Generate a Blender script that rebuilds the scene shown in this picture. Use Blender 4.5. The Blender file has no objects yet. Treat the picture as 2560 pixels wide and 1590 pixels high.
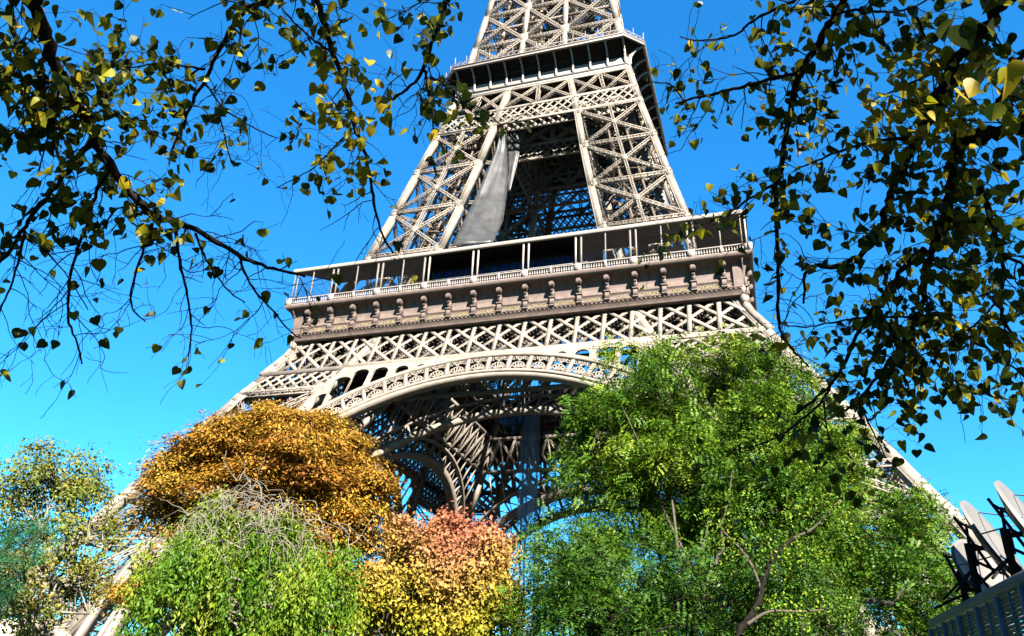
import bpy, math, random
import numpy as np
from mathutils import Vector, Matrix
C = bpy.context.scene.collection
SC = bpy.context.scene
R = math.radians
rng = np.random.default_rng(7)
random.seed(7)

# ------------------------------------------------------------------ camera
CAM = np.array([33.309, -127.948, 2.003])
YAW, PITCH, ROLL, F = -0.32210, 0.46688, 0.04414, 1950.33
def _axes():
    cy, sy = math.cos(YAW), math.sin(YAW); cp, sp = math.cos(PITCH), math.sin(PITCH)
    f = np.array([sy*cp, cy*cp, sp]); rt = np.array([cy, -sy, 0.0]); u = np.cross(rt, f)
    cr, sr = math.cos(ROLL), math.sin(ROLL)
    return f, rt*cr+u*sr, u*cr-rt*sr
CF, CR, CU = _axes()
cam = bpy.data.objects.new('camera', bpy.data.cameras.new('camera'))
C.objects.link(cam)
cam.data.sensor_width = 36; cam.data.lens = F/2560*36
cam.data.clip_start = 0.05; cam.data.clip_end = 6000
M = Matrix.Identity(4)
for i in range(3):
    M[i][0], M[i][1], M[i][2], M[i][3] = CR[i], CU[i], -CF[i], CAM[i]
cam.matrix_world = M
SC.camera = cam

# ------------------------------------------------------------------ light
AZ, EL = R(37), R(36)            # sun: towards +x from the front (-y) direction
SUN = np.array([math.sin(AZ)*math.cos(EL), -math.cos(AZ)*math.cos(EL), math.sin(EL)])
w = bpy.data.worlds.new('World'); SC.world = w; w.use_nodes = True
nt = w.node_tree; nt.nodes.clear()
sky = nt.nodes.new('ShaderNodeTexSky'); sky.sky_type = 'NISHITA'; sky.sun_disc = False
sky.sun_elevation = EL; sky.sun_rotation = math.atan2(SUN[0], SUN[1])
sky.air_density = 1.0; sky.dust_density = 0.2; sky.ozone_density = 1.5
hs = nt.nodes.new('ShaderNodeHueSaturation'); hs.inputs['Saturation'].default_value = SKY_SAT if 'SKY_SAT' in globals() else 1.35
bg = nt.nodes.new('ShaderNodeBackground'); bg.inputs['Strength'].default_value = 0.05
wo = nt.nodes.new('ShaderNodeOutputWorld')
mm = nt.nodes.new('ShaderNodeMix'); mm.data_type = 'RGBA'; mm.blend_type = 'MULTIPLY'; mm.inputs[0].default_value = 1.0
mm.inputs[7].default_value = (0.62, 1.12, 1.25, 1)
nt.links.new(sky.outputs[0], hs.inputs['Color']); nt.links.new(hs.outputs[0], mm.inputs[6]); ga = nt.nodes.new('ShaderNodeGamma'); ga.inputs[1].default_value = 0.8
m2 = nt.nodes.new('ShaderNodeMix'); m2.data_type = 'RGBA'; m2.blend_type = 'MULTIPLY'; m2.inputs[0].default_value = 1.0
m2.inputs[7].default_value = (0.27, 0.575, 0.71, 1)
nt.links.new(mm.outputs[2], ga.inputs[0]); nt.links.new(ga.outputs[0], m2.inputs[6]); nt.links.new(m2.outputs[2], bg.inputs[0]); nt.links.new(bg.outputs[0], wo.inputs[0])
sl = bpy.data.lights.new('sun', 'SUN'); sl.energy = 5.0; sl.angle = R(0.5); sl.color = (1.0, 0.94, 0.85)
so = bpy.data.objects.new('sun', sl); C.objects.link(so)
so.rotation_euler = Vector(-SUN).to_track_quat('-Z', 'Y').to_euler()
SC.view_settings.view_transform = 'Standard'; SC.view_settings.look = 'None'
SC.view_settings.gamma = 1; SC.view_settings.exposure = 3.4
SC.render.engine = 'CYCLES'
SC.cycles.max_bounces = 6; SC.cycles.diffuse_bounces = 1; SC.cycles.transparent_max_bounces = 12
SC.cycles.transmission_bounces = 4

# ------------------------------------------------------------------ materials
def mat(name, col, rough=0.6, var=0.12, scale=3.0, spec=0.12, metallic=0.0, detail=4.0, bump=0.0, col2=None):
    m = bpy.data.materials.new(name); m.use_nodes = True
    n = m.node_tree; p = n.nodes['Principled BSDF']
    p.inputs['Roughness'].default_value = rough; p.inputs['Metallic'].default_value = metallic
    p.inputs['Specular IOR Level'].default_value = spec
    tc = n.nodes.new('ShaderNodeTexCoord'); nz = n.nodes.new('ShaderNodeTexNoise')
    nz.inputs['Scale'].default_value = scale; nz.inputs['Detail'].default_value = detail
    n.links.new(tc.outputs['Object'], nz.inputs['Vector'])
    cr = n.nodes.new('ShaderNodeValToRGB')
    col = [c*0.46 for c in col]
    a = [max(0, c*(1-var)) for c in col]; b = [min(1, c*(1+var)) for c in col]
    if col2: b = list(col2)
    cr.color_ramp.elements[0].position = 0.32; cr.color_ramp.elements[1].position = 0.68
    cr.color_ramp.elements[0].color = (*a, 1); cr.color_ramp.elements[1].color = (*b, 1)
    n.links.new(nz.outputs['Fac'], cr.inputs[0]); n.links.new(cr.outputs[0], p.inputs['Base Color'])
    if bump:
        bp = n.nodes.new('ShaderNodeBump'); bp.inputs['Strength'].default_value = bump
        n.links.new(nz.outputs['Fac'], bp.inputs['Height']); n.links.new(bp.outputs[0], p.inputs['Normal'])
    return m
def leafmat(name, cols, trans=0.35, rough=0.5, gain=0.31):
    m = bpy.data.materials.new(name); m.use_nodes = True
    n = m.node_tree; p = n.nodes['Principled BSDF']
    p.inputs['Roughness'].default_value = rough; p.inputs['Specular IOR Level'].default_value = 0.08
    at = n.nodes.new('ShaderNodeAttribute'); at.attribute_name = 'tint'
    cr = n.nodes.new('ShaderNodeValToRGB')
    els = cr.color_ramp.elements
    while len(els) < len(cols): els.new(0.5)
    for i, c in enumerate(cols):
        els[i].position = i/(len(cols)-1); els[i].color = (*[v*gain for v in c], 1)
    n.links.new(at.outputs['Fac'], cr.inputs[0]); n.links.new(cr.outputs[0], p.inputs['Base Color'])
    tr = n.nodes.new('ShaderNodeBsdfTranslucent'); n.links.new(cr.outputs[0], tr.inputs['Color'])
    mx = n.nodes.new('ShaderNodeMixShader'); mx.inputs[0].default_value = trans
    n.links.new(p.outputs[0], mx.inputs[1]); n.links.new(tr.outputs[0], mx.inputs[2])
    n.links.new(mx.outputs[0], n.nodes['Material Output'].inputs[0])
    return m
IRON = mat('painted_iron', (0.212, 0.180, 0.146), 0.5, 0.2, 0.9, detail=8)
IRON2 = mat('painted_iron_frieze', (0.125, 0.094, 0.080), 0.55, 0.2, 1.1, detail=8)
IRON3 = mat('painted_iron_shaded', (0.10, 0.078, 0.06), 0.6, 0.12, 0.6)  # darker copy of the iron paint: interior shade is put into the colour
PALE = mat('pale_panel', (0.24, 0.225, 0.21), 0.5, 0.06, 0.8)
ROOF = mat('roof_panel', (0.25, 0.22, 0.195), 0.4, 0.05, 0.5)
GOLD = mat('gilt_letters', (0.24, 0.20, 0.10), 0.45, 0.1, 2)
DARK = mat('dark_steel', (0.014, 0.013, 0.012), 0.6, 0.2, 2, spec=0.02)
STONE = mat('pale_stone', (0.27, 0.24, 0.18), 0.85, 0.15, 0.5, bump=0.2)
GRAVEL = mat('ground_gravel', (0.045, 0.04, 0.03), 0.95, 0.25, 1.5)
LAWN = mat('ground_lawn', (0.05, 0.09, 0.02), 0.95, 0.35, 0.8)
BARKD = mat('dark_bark', (0.016, 0.013, 0.011), 0.9, 0.35, 9, spec=0.02, bump=0.5)
BARK = mat('grey_bark', (0.075, 0.06, 0.045), 0.9, 0.35, 6, bump=0.5)
BARKL = mat('pale_bark', (0.17, 0.15, 0.115), 0.85, 0.3, 2.5, bump=0.3)
WHITE = mat('white_paint', (0.125, 0.115, 0.104), 0.4, 0.04, 2)
def glassmat(name, col, rough=0.08, metallic=0.6):
    m = mat(name, col, rough, 0.15, 0.5, spec=0.8, metallic=metallic); return m
BLUEGLASS = glassmat('blue_glass', (0.06, 0.22, 0.75), 0.08, 0.75)
def thinmat(name, col, alpha, rough=0.3):
    m = mat(name, col, rough, 0.25, 0.7); m.node_tree.nodes['Principled BSDF'].inputs['Alpha'].default_value = alpha
    return m
def meshmat(name, col, pitch, wire):
    """woven wire: crossing diagonal wires, holes truly open"""
    m = mat(name, col, 0.6, 0.1, 1, spec=0.02); n = m.node_tree; p = n.nodes['Principled BSDF']
    tc = n.nodes.new('ShaderNodeTexCoord'); sp = n.nodes.new('ShaderNodeSeparateXYZ')
    n.links.new(tc.outputs['Object'], sp.inputs[0])
    outs = []
    xy = n.nodes.new('ShaderNodeMath'); xy.operation = 'ADD'
    n.links.new(sp.outputs[0], xy.inputs[0]); n.links.new(sp.outputs[1], xy.inputs[1])
    for op in ('ADD', 'SUBTRACT'):
        a = n.nodes.new('ShaderNodeMath'); a.operation = op
        n.links.new(xy.outputs[0], a.inputs[0]); n.links.new(sp.outputs[2], a.inputs[1])
        b = n.nodes.new('ShaderNodeMath'); b.operation = 'PINGPONG'; b.inputs[1].default_value = pitch/2
        n.links.new(a.outputs[0], b.inputs[0])
        c = n.nodes.new('ShaderNodeMath'); c.operation = 'LESS_THAN'; c.inputs[1].default_value = wire/2
        n.links.new(b.outputs[0], c.inputs[0]); outs.append(c)
    mx = n.nodes.new('ShaderNodeMath'); mx.operation = 'MAXIMUM'
    n.links.new(outs[0].outputs[0], mx.inputs[0]); n.links.new(outs[1].outputs[0], mx.inputs[1])
    n.links.new(mx.outputs[0], p.inputs['Alpha'])
    return m
SHEET = thinmat('plastic_sheet', (0.048, 0.048, 0.048), 0.78, 0.3)
SCREEN = meshmat('wire_screen', (0.018, 0.016, 0.015), 0.42, 0.045)
NET = meshmat('scaffold_net', (0.30, 0.52, 0.85), 0.30, 0.06)
def translucent(m, f):
    n = m.node_tree; p = n.nodes['Principled BSDF']; t = n.nodes.new('ShaderNodeBsdfTranslucent')
    n.links.new(p.inputs['Base Color'].links[0].from_socket, t.inputs['Color']); mx = n.nodes.new('ShaderNodeMixShader'); mx.inputs[0].default_value = f
    n.links.new(p.outputs[0], mx.inputs[1]); n.links.new(t.outputs[0], mx.inputs[2]); n.links.new(mx.outputs[0], n.nodes['Material Output'].inputs[0]); return m
BLIND = mat('cream_blind', (0.40, 0.37, 0.27), 0.7, 0.05, 2)

translucent(BLIND, 0.6)
# ------------------------------------------------------------------ mesh helpers
def npmesh(name, V, Fc, material, parent=None, tint=None, smooth=False, nv=4):
    """V (n,3), Fc (m,nv) index arrays"""
    me = bpy.data.meshes.new(name)
    V = np.asarray(V, np.float32); Fc = np.asarray(Fc, np.int32)
    me.vertices.add(len(V)); me.vertices.foreach_set('co', V.ravel())
    me.loops.add(Fc.size); me.loops.foreach_set('vertex_index', Fc.ravel())
    me.polygons.add(len(Fc)); me.polygons.foreach_set('loop_start', np.arange(len(Fc), dtype=np.int32)*Fc.shape[1])
    try: me.polygons.foreach_set('loop_total', np.full(len(Fc), Fc.shape[1], np.int32))
    except Exception: pass
    if smooth: me.polygons.foreach_set('use_smooth', np.ones(len(Fc), bool))
    if tint is not None:
        a = me.attributes.new('tint', 'FLOAT', 'FACE'); a.data.foreach_set('value', np.asarray(tint, np.float32))
    me.update(calc_edges=True)
    me.materials.append(material)
    o = bpy.data.objects.new(name, me); C.objects.link(o)
    if parent: o.parent = parent
    return o
def nrm(a): return a/np.maximum(np.linalg.norm(a, axis=-1, keepdims=True), 1e-9)
class MB:
    """collects boxes / bars / tubes / quads into one mesh"""
    BOXF = np.array([[0,1,2,3],[7,6,5,4],[0,4,5,1],[1,5,6,2],[2,6,7,3],[3,7,4,0]])
    def __init__(s): s.V = []; s.Fs = []; s.n = 0
    def raw(s, V, Fc):
        V = np.asarray(V, float).reshape(-1, 3); s.V.append(V); s.Fs.append(np.asarray(Fc, int)+s.n); s.n += len(V)
    def bars(s, P0, P1, w, d, N):
        """boxes along P0->P1; w = width across N, d = depth along N, N (3,) or (n,3); front face lies on P, box goes -N*d"""
        P0 = np.atleast_2d(np.asarray(P0, float)); P1 = np.atleast_2d(np.asarray(P1, float))
        N = np.broadcast_to(np.asarray(N, float), P0.shape)
        u = nrm(P1-P0); sd = nrm(np.cross(u, N)); N2 = nrm(np.cross(sd, u))
        hw = sd*(w/2); dd = N2*d
        V = np.stack([P0-hw, P0+hw, P0+hw-dd, P0-hw-dd, P1-hw, P1+hw, P1+hw-dd, P1-hw-dd], 1)
        n = len(P0)
        Fc = (MB.BOXF[None]+(np.arange(n)*8)[:, None, None]).reshape(-1, 4)
        s.raw(V, Fc)
    def box(s, x0, x1, y0, y1, z0, z1):
        V = [(x0,y0,z0),(x1,y0,z0),(x1,y1,z0),(x0,y1,z0),(x0,y0,z1),(x1,y0,z1),(x1,y1,z1),(x0,y1,z1)]
        s.raw(V, MB.BOXF[:, ::-1])
    def quad(s, *p): s.raw(p, [[0,1,2,3]])
    def prism(s, prof, a0, a1, axis='x'):
        """closed profile [(p,q)] extruded from a0 to a1 along axis; faces as quads, caps as fans"""
        n = len(prof)
        def P(a, p, q): return (a, p, q) if axis == 'x' else (p, a, q)
        V = [P(a0, *c) for c in prof]+[P(a1, *c) for c in prof]
        Fc = [[i, (i+1) % n, (i+1) % n+n, i+n] for i in range(n)]
        s.raw(V, Fc)
        m = np.mean(np.array(prof), 0)
        for a, k in ((a0, 0), (a1, n)):
            vv = V[k:k+n]+[P(a, *m)]
            s.raw(vv, [[i, (i+1) % n, n, n] for i in range(n)])
    def tube(s, pts, rad, sides=6):
        pts = np.asarray(pts, float); rad = np.broadcast_to(np.asarray(rad, float), (len(pts),))
        t = nrm(np.gradient(pts, axis=0)); ref = np.array([0.13, 0.31, 0.94])
        a = nrm(np.cross(t, ref)); b = np.cross(t, a)
        ang = np.arange(sides)*2*np.pi/sides
        V = (pts[:, None]+rad[:, None, None]*(a[:, None]*np.cos(ang)[None, :, None]+b[:, None]*np.sin(ang)[None, :, None])).reshape(-1, 3)
        Fc = [[i*sides+j, i*sides+(j+1) % sides, (i+1)*sides+(j+1) % sides, (i+1)*sides+j] for i in range(len(pts)-1) for j in range(sides)]
        s.raw(V, Fc)
    def lat(s, p0, p1, N, w, d, pitch=None, cw=0.16, lw=0.09, cross=False, backs=True):
        """lattice box girder; front face through p0-p1, facing N"""
        p0 = np.asarray(p0, float); p1 = np.asarray(p1, float); N = np.asarray(N, float)
        L = np.linalg.norm(p1-p0)
        if L < 0.1: return
        u = (p1-p0)/L; sd = nrm(np.cross(u, N)); n2 = nrm(np.cross(sd, u))
        pitch = pitch or w
        k = max(2, int(round(L/pitch)))
        c = [p0+sd*(w/2-cw/2), p0-sd*(w/2-cw/2), p0+sd*(w/2-cw/2)-n2*(d-0.1), p0-sd*(w/2-cw/2)-n2*(d-0.1)]
        for q in c: s.bars(q, q+u*L, cw, 0.1, n2)
        t = np.linspace(0, L, k+1)[:, None]
        for a, b, nn in ((c[0], c[1], n2), (c[2], c[3], n2), (c[0], c[2], sd), (c[1], c[3], -sd)):
            if not backs and nn is not n2: continue
            A = a+u*t; Bp = b+u*t
            z0 = np.where((np.arange(k) % 2 == 0)[:, None], A[:-1], Bp[:-1]); z1 = np.where((np.arange(k) % 2 == 0)[:, None], Bp[1:], A[1:])
            s.bars(z0, z1, lw, 0.05, nn)
            if cross:
                z0 = np.where((np.arange(k) % 2 == 1)[:, None], A[:-1], Bp[:-1]); z1 = np.where((np.arange(k) % 2 == 1)[:, None], Bp[1:], A[1:])
                s.bars(z0, z1, lw, 0.05, nn)
    def arr(s):
        return np.concatenate(s.V), np.concatenate(s.Fs)
    def build(s, name, material, parent=None, rot=0, smooth=False):
        V, Fc = s.arr()
        if rot: V = rotz(V, rot)
        return npmesh(name, V, Fc, material, parent, smooth=smooth)
def rotz(V, k):
    V = np.array(V, float)
    for _ in range(k % 4): V = np.stack([-V[..., 1], V[..., 0], V[..., 2]], -1)
    return V
def tag(o, label=None, cat=None, group=None, kind=None):
    if label: o['label'] = label
    if cat: o['category'] = cat
    if group: o['group'] = group
    if kind: o['kind'] = kind
    return o
def empty(name, loc=(0, 0, 0)):
    o = bpy.data.objects.new(name, None); o.location = loc; C.objects.link(o); return o
def plate(outer, holes, thick):
    """2-D outline with holes -> filled, thickened mesh arrays (x, q, depth 0..thick); returns (V, tris, quads...) as polygons list"""
    cu = bpy.data.curves.new('tmp', 'CURVE'); cu.dimensions = '2D'; cu.fill_mode = 'BOTH'; cu.extrude = thick/2
    for lp in [outer]+holes:
        sp = cu.splines.new('POLY'); sp.points.add(len(lp)-1)
        for i, (x, y) in enumerate(lp): sp.points[i].co = (x, y, 0, 1)
        sp.use_cyclic_u = True
    ob = bpy.data.objects.new('tmp', cu)
    me = bpy.data.meshes.new_from_object(ob)
    V = np.zeros(len(me.vertices)*3, np.float32); me.vertices.foreach_get('co', V); V = V.reshape(-1, 3)
    Fc = []
    for p in me.polygons:
        v = list(p.vertices)
        if len(v) == 3: v = v+[v[2]]
        if len(v) == 4: Fc.append(v)
    bpy.data.objects.remove(ob); bpy.data.curves.remove(cu); bpy.data.meshes.remove(me)
    return V, np.array(Fc)
# ------------------------------------------------------------------ ground
gm = MB(); gm.quad((-3000,-3000,0),(3000,-3000,0),(3000,3000,0),(-3000,3000,0))
tag(gm.build('ground', GRAVEL), kind='structure')
gm = MB(); gm.quad((-60,-118,0.004),(60,-118,0.004),(60,-66,0.004),(-60,-66,0.004))
tag(gm.build('lawn', LAWN), kind='structure')

# ------------------------------------------------------------------ tower profile
HZ = [-5, 16.8, 37.3, 50.1, 57, 70, 80, 91, 101, 111, 116, 127, 137, 150, 200, 276]
HH = [61, 51, 40.6, 33.9, 31.3, 27.2, 24.8, 22.3, 20.0, 18.0, 17.2, 15.6, 14.2, 12.7, 8.2, 5.0]
GZ = [-5, 52, 57, 70, 87, 101, 111, 117, 127, 140, 200, 276]
GG = [46.8, 18.8, 16.8, 13.5, 10.2, 8.0, 6.2, 4.7, 4.4, 4.2, 3.4, 2.4]
def h(z): return np.interp(z, HZ, HH)
def g(z): return np.interp(z, GZ, GG) if z > 52 else float(h(z))-14.2+max(0, (z-45)*0.03)
def fr(x, z, d=0.0): return np.array([x, -float(h(z))+d, z])      # point on the front face
FN = lambda z0, z1: nrm(np.array([0, -(z1-z0), -(float(h(z0))-float(h(z1)))]))[()]
def face_n(z0, z1):
    v = np.array([0, float(h(z0))-float(h(z1)), z1-z0]); n = np.cross(v, [1, 0, 0]); n /= np.linalg.norm(n)
    return n if n[1] < 0 else -n
tower = tag(empty('lattice_tower'), 'giant brown lattice iron tower with arches, platforms and splayed legs', 'tower')

# ---- chords and bracing of one pier (front-left quadrant sign sx, sy)
LOW = [3.0, 8.0, 19.3, 30.3, 41.6]
LOWMID = [13.7, 25.0]
UP = [59.0, 70.2, 80.5, 90.7, 100.8]
def pier(sx, sy):
    ch, br = MB(), MB()
    def P(a, b, z):   # a,b in 'h','g'
        f = {'h': lambda z: float(h(z)), 'g': lambda z: float(g(z))}
        return np.array([sx*f[a](z), sy*f[b](z), z])
    zs = [2.0, 8, 16.8, 27, 37.3, 44, 50.1, 52, 57, 63, 70, 80, 91, 101, 111.5]
    for a, b in (('h','h'), ('g','h'), ('h','g'), ('g','g')):
        cw = 1.25
        for z0, z1 in zip(zs[:-1], zs[1:]):
            p0, p1 = P(a, b, z0), P(a, b, z1)
            wd = cw if z0 < 57 else 1.15
            ex = (p1-p0)*0.004
            n = np.array([0, sy, 0.0]) if b == 'h' else np.array([0, -sy, 0.0])
            inx = np.array([-sx if a == 'h' else sx, 0, 0.0])*wd/2
            # flange box: centre shifted inwards so that the outer faces lie on the profile
            if a == 'h' and b == 'h' : q = inx
            elif a == 'h': q = inx
            else: q = inx*0.0-inx*0.0
            ch.bars(p0+q-ex, p1+q+ex, wd, wd, n)
            # raised edge strip that reads as the riveted corner angle
            off = np.array([(-sx if a == 'h' else sx)*0, 0, 0])
            for k in (-0.44, 0.44):
                ch.bars(p0+q-ex+n*0.05+np.array([k*wd, 0, 0]), p1+q+ex+n*0.05+np.array([k*wd, 0, 0]), 0.13, 0.045, n)
    faces = [('hh', 'gh', (0, sy, 0)), ('hh', 'hg', (sx, 0, 0)), ('gh', 'gg', (-sx, 0, 0)), ('hg', 'gg', (0, -sy, 0))]
    def X(lv, w, d, mid, pitch, gus):
        for fi, (c0, c1, n) in enumerate(faces):
            n = np.array(n, float)
            outerf = fi < 2
            for z0, z1 in zip(lv[:-1], lv[1:]):
                a0, b0, a1, b1 = P(*c0, z0), P(*c1, z0), P(*c0, z1), P(*c1, z1)
                br.lat(a0, b1, n, w, d, pitch); br.lat(b0-n*0.12, a1-n*0.12, n, w, d, pitch)
                if mid: br.lat((a0+b0)/2+n*0.03, (a1+b1)/2+n*0.03, n, w*0.9, d, pitch)
                cc = (a0+b0+a1+b1)/4+n*0.06
                if outerf or z0 > 57:
                    t = nrm((a1+b1)/2-(a0+b0)/2)
                    ch.bars(cc-t*gus, cc+t*gus, gus*1.6, 0.05, n)
                    for q, dirx in ((a1, b1-a1), (b1, a1-b1)):
                        dr = nrm(dirx); ch.bars(q-t*gus*1.3+dr*gus*0.8+n*0.04, q+t*gus*1.3+dr*gus*0.8+n*0.04, gus*1.6, 0.05, n)
            for z in lv:
                br.lat(P(*c0, z)+n*0.02, P(*c1, z)+n*0.02, n, w*1.1, d, pitch)
    X(LOW, 0.8, 0.7, False, 0.95, 1.0)
    for z in LOWMID:
        for c0, c1, n in faces: br.lat(P(*c0, z), P(*c1, z), np.array(n, float), 0.8, 0.7, 0.8)
    X(UP, 0.62, 0.6, True, 0.55, 0.62)
    # horizontal diaphragms
    for z in LOW[1:]+LOWMID+UP:
        br.lat(P(*'hh', z), P(*'gg', z), (0, 0, 1), 0.5, 0.5, 0.8); br.lat(P(*'gh', z), P(*'hg', z), (0, 0, 1), 0.5, 0.5, 0.8)
    o = ch.build('pier', IRON, tower); b = br.build('bracing', IRON, o)
    # inclined lift track, stair flights and pipes inside the pier
    ls = MB()
    zz = [2.5, 16.8, 37.3, 57, 70, 80, 91, 101, 110]
    for fx in (0.36, 0.62):
        for z0, z1 in zip(zz[:-1], zz[1:]):
            def Q(z, fy=0.5): return np.array([sx*(float(h(z))*(1-fx)+float(g(z))*fx), sy*(float(h(z))*(1-fy)+float(g(z))*fy), z])
            ls.lat(Q(z0), Q(z1), (0, sy, 0), 0.7, 1.1, 0.9)
            ls.tube([Q(z0, 0.3), Q(z1, 0.3)], 0.22, 8)
    rc = np.random.default_rng(int(5+sx+2*sy))
    for i in range(170):
        z = 6+rc.random()*100
        if 50 < z < 58: continue
        dz = rc.normal()*4; z2 = min(max(z+dz, 5), 110)
        def Rp(zz, a, b_): return np.array([sx*(float(h(zz))*(1-a)+float(g(zz))*a), sy*(float(h(zz))*(1-b_)+float(g(zz))*b_), zz])
        p, q = Rp(z, rc.random(), 0.12+0.8*rc.random()), Rp(z2, rc.random(), 0.12+0.8*rc.random())
        ls.lat(p, q, (0, sy, 0), 0.28, 0.28, 0.5, 0.07, 0.05) if i % 3 == 0 else ls.bars(p, q, 0.11, 0.11, (0, sy, 0))
    n = 110
    for i in range(n):
        z = 4+i*0.97
        a = np.array([sx*(float(h(z))*0.64+float(g(z))*0.36), sy*(float(h(z))+float(g(z)))/2, z])
        b2 = np.array([sx*(float(h(z))*0.38+float(g(z))*0.62), sy*(float(h(z))+float(g(z)))/2, z])
        ls.bars(a, b2, 0.22, 0.2, (0, 0, 1))
        c = float(h(z))*0.8+float(g(z))*0.2; d = float(h(z))*0.72+float(g(z))*0.28
        s0 = c if (i//5) % 2 == 0 else d; sd = np.array([0, 0, 0.9])
        ls.bars(np.array([sx*c, sy*d*0.99, z]), np.array([sx*d, sy*d*1.0, z+0.9]), 0.8, 0.12, (0, sy, 0))
    ls.build('lift_track', IRON3, o)
    return o
for sx, sy in ((-1,-1), (1,-1), (1,1), (-1,1)): pier(sx, sy)

# ---- front assembly, rotated to the four sides -------------------------------
ARC_C, RI, RO = 6.4, 35.0, 38.9
def onface(V):      # (x, z, depth) -> world, front face
    return np.stack([V[:, 0], -h(V[:, 1])+V[:, 2], V[:, 1]], 1)
def ringpt(r, a): return (r*math.sin(a), ARC_C+r*math.cos(a))
def arch(k):
    b, orn = MB(), MB()
    A = np.radians(np.linspace(-90, 90, 121))
    def ring(mb, r0, r1, d0, d1, zmin=1.5, inner=False):
        pts = []
        for a in A:
            pts.append((*ringpt(r0, a), *ringpt(r1, a)))
        V = []
        for x0, z0, x1, z1 in pts:
            for (x, z) in ((x0, z0), (x1, z1)):
                for d in (d0, d1): V.append((x, z, d))
        V = np.array(V)
        V[:, 1] = np.maximum(V[:, 1], zmin)
        W = np.stack([V[:, 0], -h(V[:, 1])+V[:, 2], V[:, 1]], 1)
        if inner: W[:, 1] = -(h(V[:, 1])-14.2)+V[:, 2]
        Fc = []
        for i in range(len(A)-1):
            o = i*4; q = o+4
            Fc += [[o, q, q+2, o+2], [o+1, o+3, q+3, q+1], [o, o+1, q+1, q], [o+2, q+2, q+3, o+3]]
        mb.raw(W, Fc)
    ring(b, RI+0.55, RI+0.95, -0.42, 0.9)          # projecting lip of the intrados
    ring(b, RI-0.12, RI+0.55, -0.22, 1.6)          # lower flange
    ring(b, RO-0.42, RO+0.02, -0.40, 0.9)          # upper cornice
    ring(b, RO+0.02, RO+0.30, -0.22, 0.7)
    ring(orn, RI+0.95, RI+1.12, -0.1, 0.15)
    cell = R(4.5)
    for i in range(-17, 18):
        a = i*cell
        for da in (0,):
            p0, p1 = ringpt(RI+0.9, a), ringpt(RO-0.4, a)
            if p0[1] < 3: continue
            orn.bars(fr(*p0, -0.25), fr(*p1, -0.25), 0.52, 0.5, face_n(*sorted((p0[1], p1[1]+0.1))))
        if i == 17: continue
        am = a+cell/2; bx = ringpt(RI+1.05, am); n = face_n(max(2, bx[1]-1), bx[1]+1)
        if bx[1] < 4: continue
        er = np.array([math.sin(am), math.cos(am)]); et = np.array([math.cos(am), -math.sin(am)])
        def Q(t, r, dd=-0.18): p = np.array(bx)+et*t+er*r; return fr(p[0], p[1], dd)
        ring_ = [Q(1.12*math.cos(t), 1.25*math.sin(t)) for t in np.linspace(0, math.pi, 11)]
        orn.bars(ring_[:-1], ring_[1:], 0.17, 0.2, n)
        for t in (35, 62, 90, 118, 145):
            tt = R(t); orn.bars(Q(0.12*math.cos(tt), 0.1), Q(1.15*math.cos(tt), 1.28*math.sin(tt)), 0.17, 0.18, n)
        for cx, cyy, rr in ((-0.98, 2.0, 0.36), (0.98, 2.0, 0.36), (-0.36, 2.05, 0.27), (0.36, 2.05, 0.27), (-1.0, 0.32, 0.24), (1.0, 0.32, 0.24), (0, 1.62, 0.18)):
            c = [Q(cx+rr*math.cos(t), cyy+rr*math.sin(t)) for t in np.linspace(0, 1.75*math.pi, 8)]
            orn.bars(c[:-1], c[1:], 0.13, 0.16, n)
            orn.bars(Q(cx-0.09, cyy), Q(cx+0.09, cyy), 0.18, 0.16, n)
    # spandrel plate with arcade openings
    out = []
    for a in np.radians(np.linspace(-46, 46, 93)): out.append(ringpt(RO+0.15, a))
    zt = 46.1
    xe, ze = ringpt(RO+0.15, R(46))
    ztop = np.linspace(ze, zt, 12)
    out += [(float(g(z))+0.3, z) for z in ztop]
    out += [(-(float(g(z))+0.3), z) for z in ztop[::-1]]
    holes = []
    for xc, wd, topz in ((23.3, 1.15, 40.5), (21.55, 1.35, 43.5), (19.1, 1.2, 44.75), (16.1, 1.15, 44.8), (12.85, 1.0, 44.75), (10.05, 0.8, 44.72)):
        for s in (-1, 1):
            pts = [(s*(xc+wd*math.cos(t)), topz-0.9+0.9*math.sin(t)) for t in np.linspace(0, math.pi, 15)]
            for x in np.linspace(xc-wd, xc+wd, 7):
                z = ARC_C+math.sqrt((RO+0.42)**2-x*x); pts.append((s*x, min(z, topz-0.92)))
            holes.append(pts)
    V, Fc = plate(out, holes, 0.35)
    V = V.copy(); V[:, 2] += 0.1
    b.raw(onface(V), Fc)
    o = b.build('arch', IRON, tower, k); orn.build('arch_ornament', IRON, o, k)
    # inner arch on the inner plane of the piers
    c = MB()
    ring(c, RI-0.1, RI+1.0, 0, 1.2, inner=True); ring(c, RI+3.2, RI+3.6, 0.2, 0.9, inner=True)
    def ipt(x, z, d=0): return np.array([x, -(float(h(z))-14.2)+d, z])
    for i in range(-16, 17):
        a = i*cell; p0, p1 = ringpt(RI+0.9, a), ringpt(RI+3.3, a); p2 = ringpt(RI+3.3, a+cell)
        if p0[1] < 3 or i == 16: continue
        c.bars(ipt(*p0, 0.3), ipt(*p1, 0.3), 0.3, 0.4, (0, -1, 0)); c.bars(ipt(*p0, 0.3), ipt(*p2, 0.3), 0.2, 0.3, (0, -1, 0))
        x, z = p1
        if abs(x) < 21:
            c.bars(ipt(x, z, 0.3), ipt(x, 46, 0.3), 0.28, 0.3, (0, -1, 0))
    # girder on the inner plane, z 46 - 52
    for z in (46.0, 52.0): c.bars(ipt(-21, z), ipt(21, z), 0.7, 0.5, (0, -1, 0))
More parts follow.
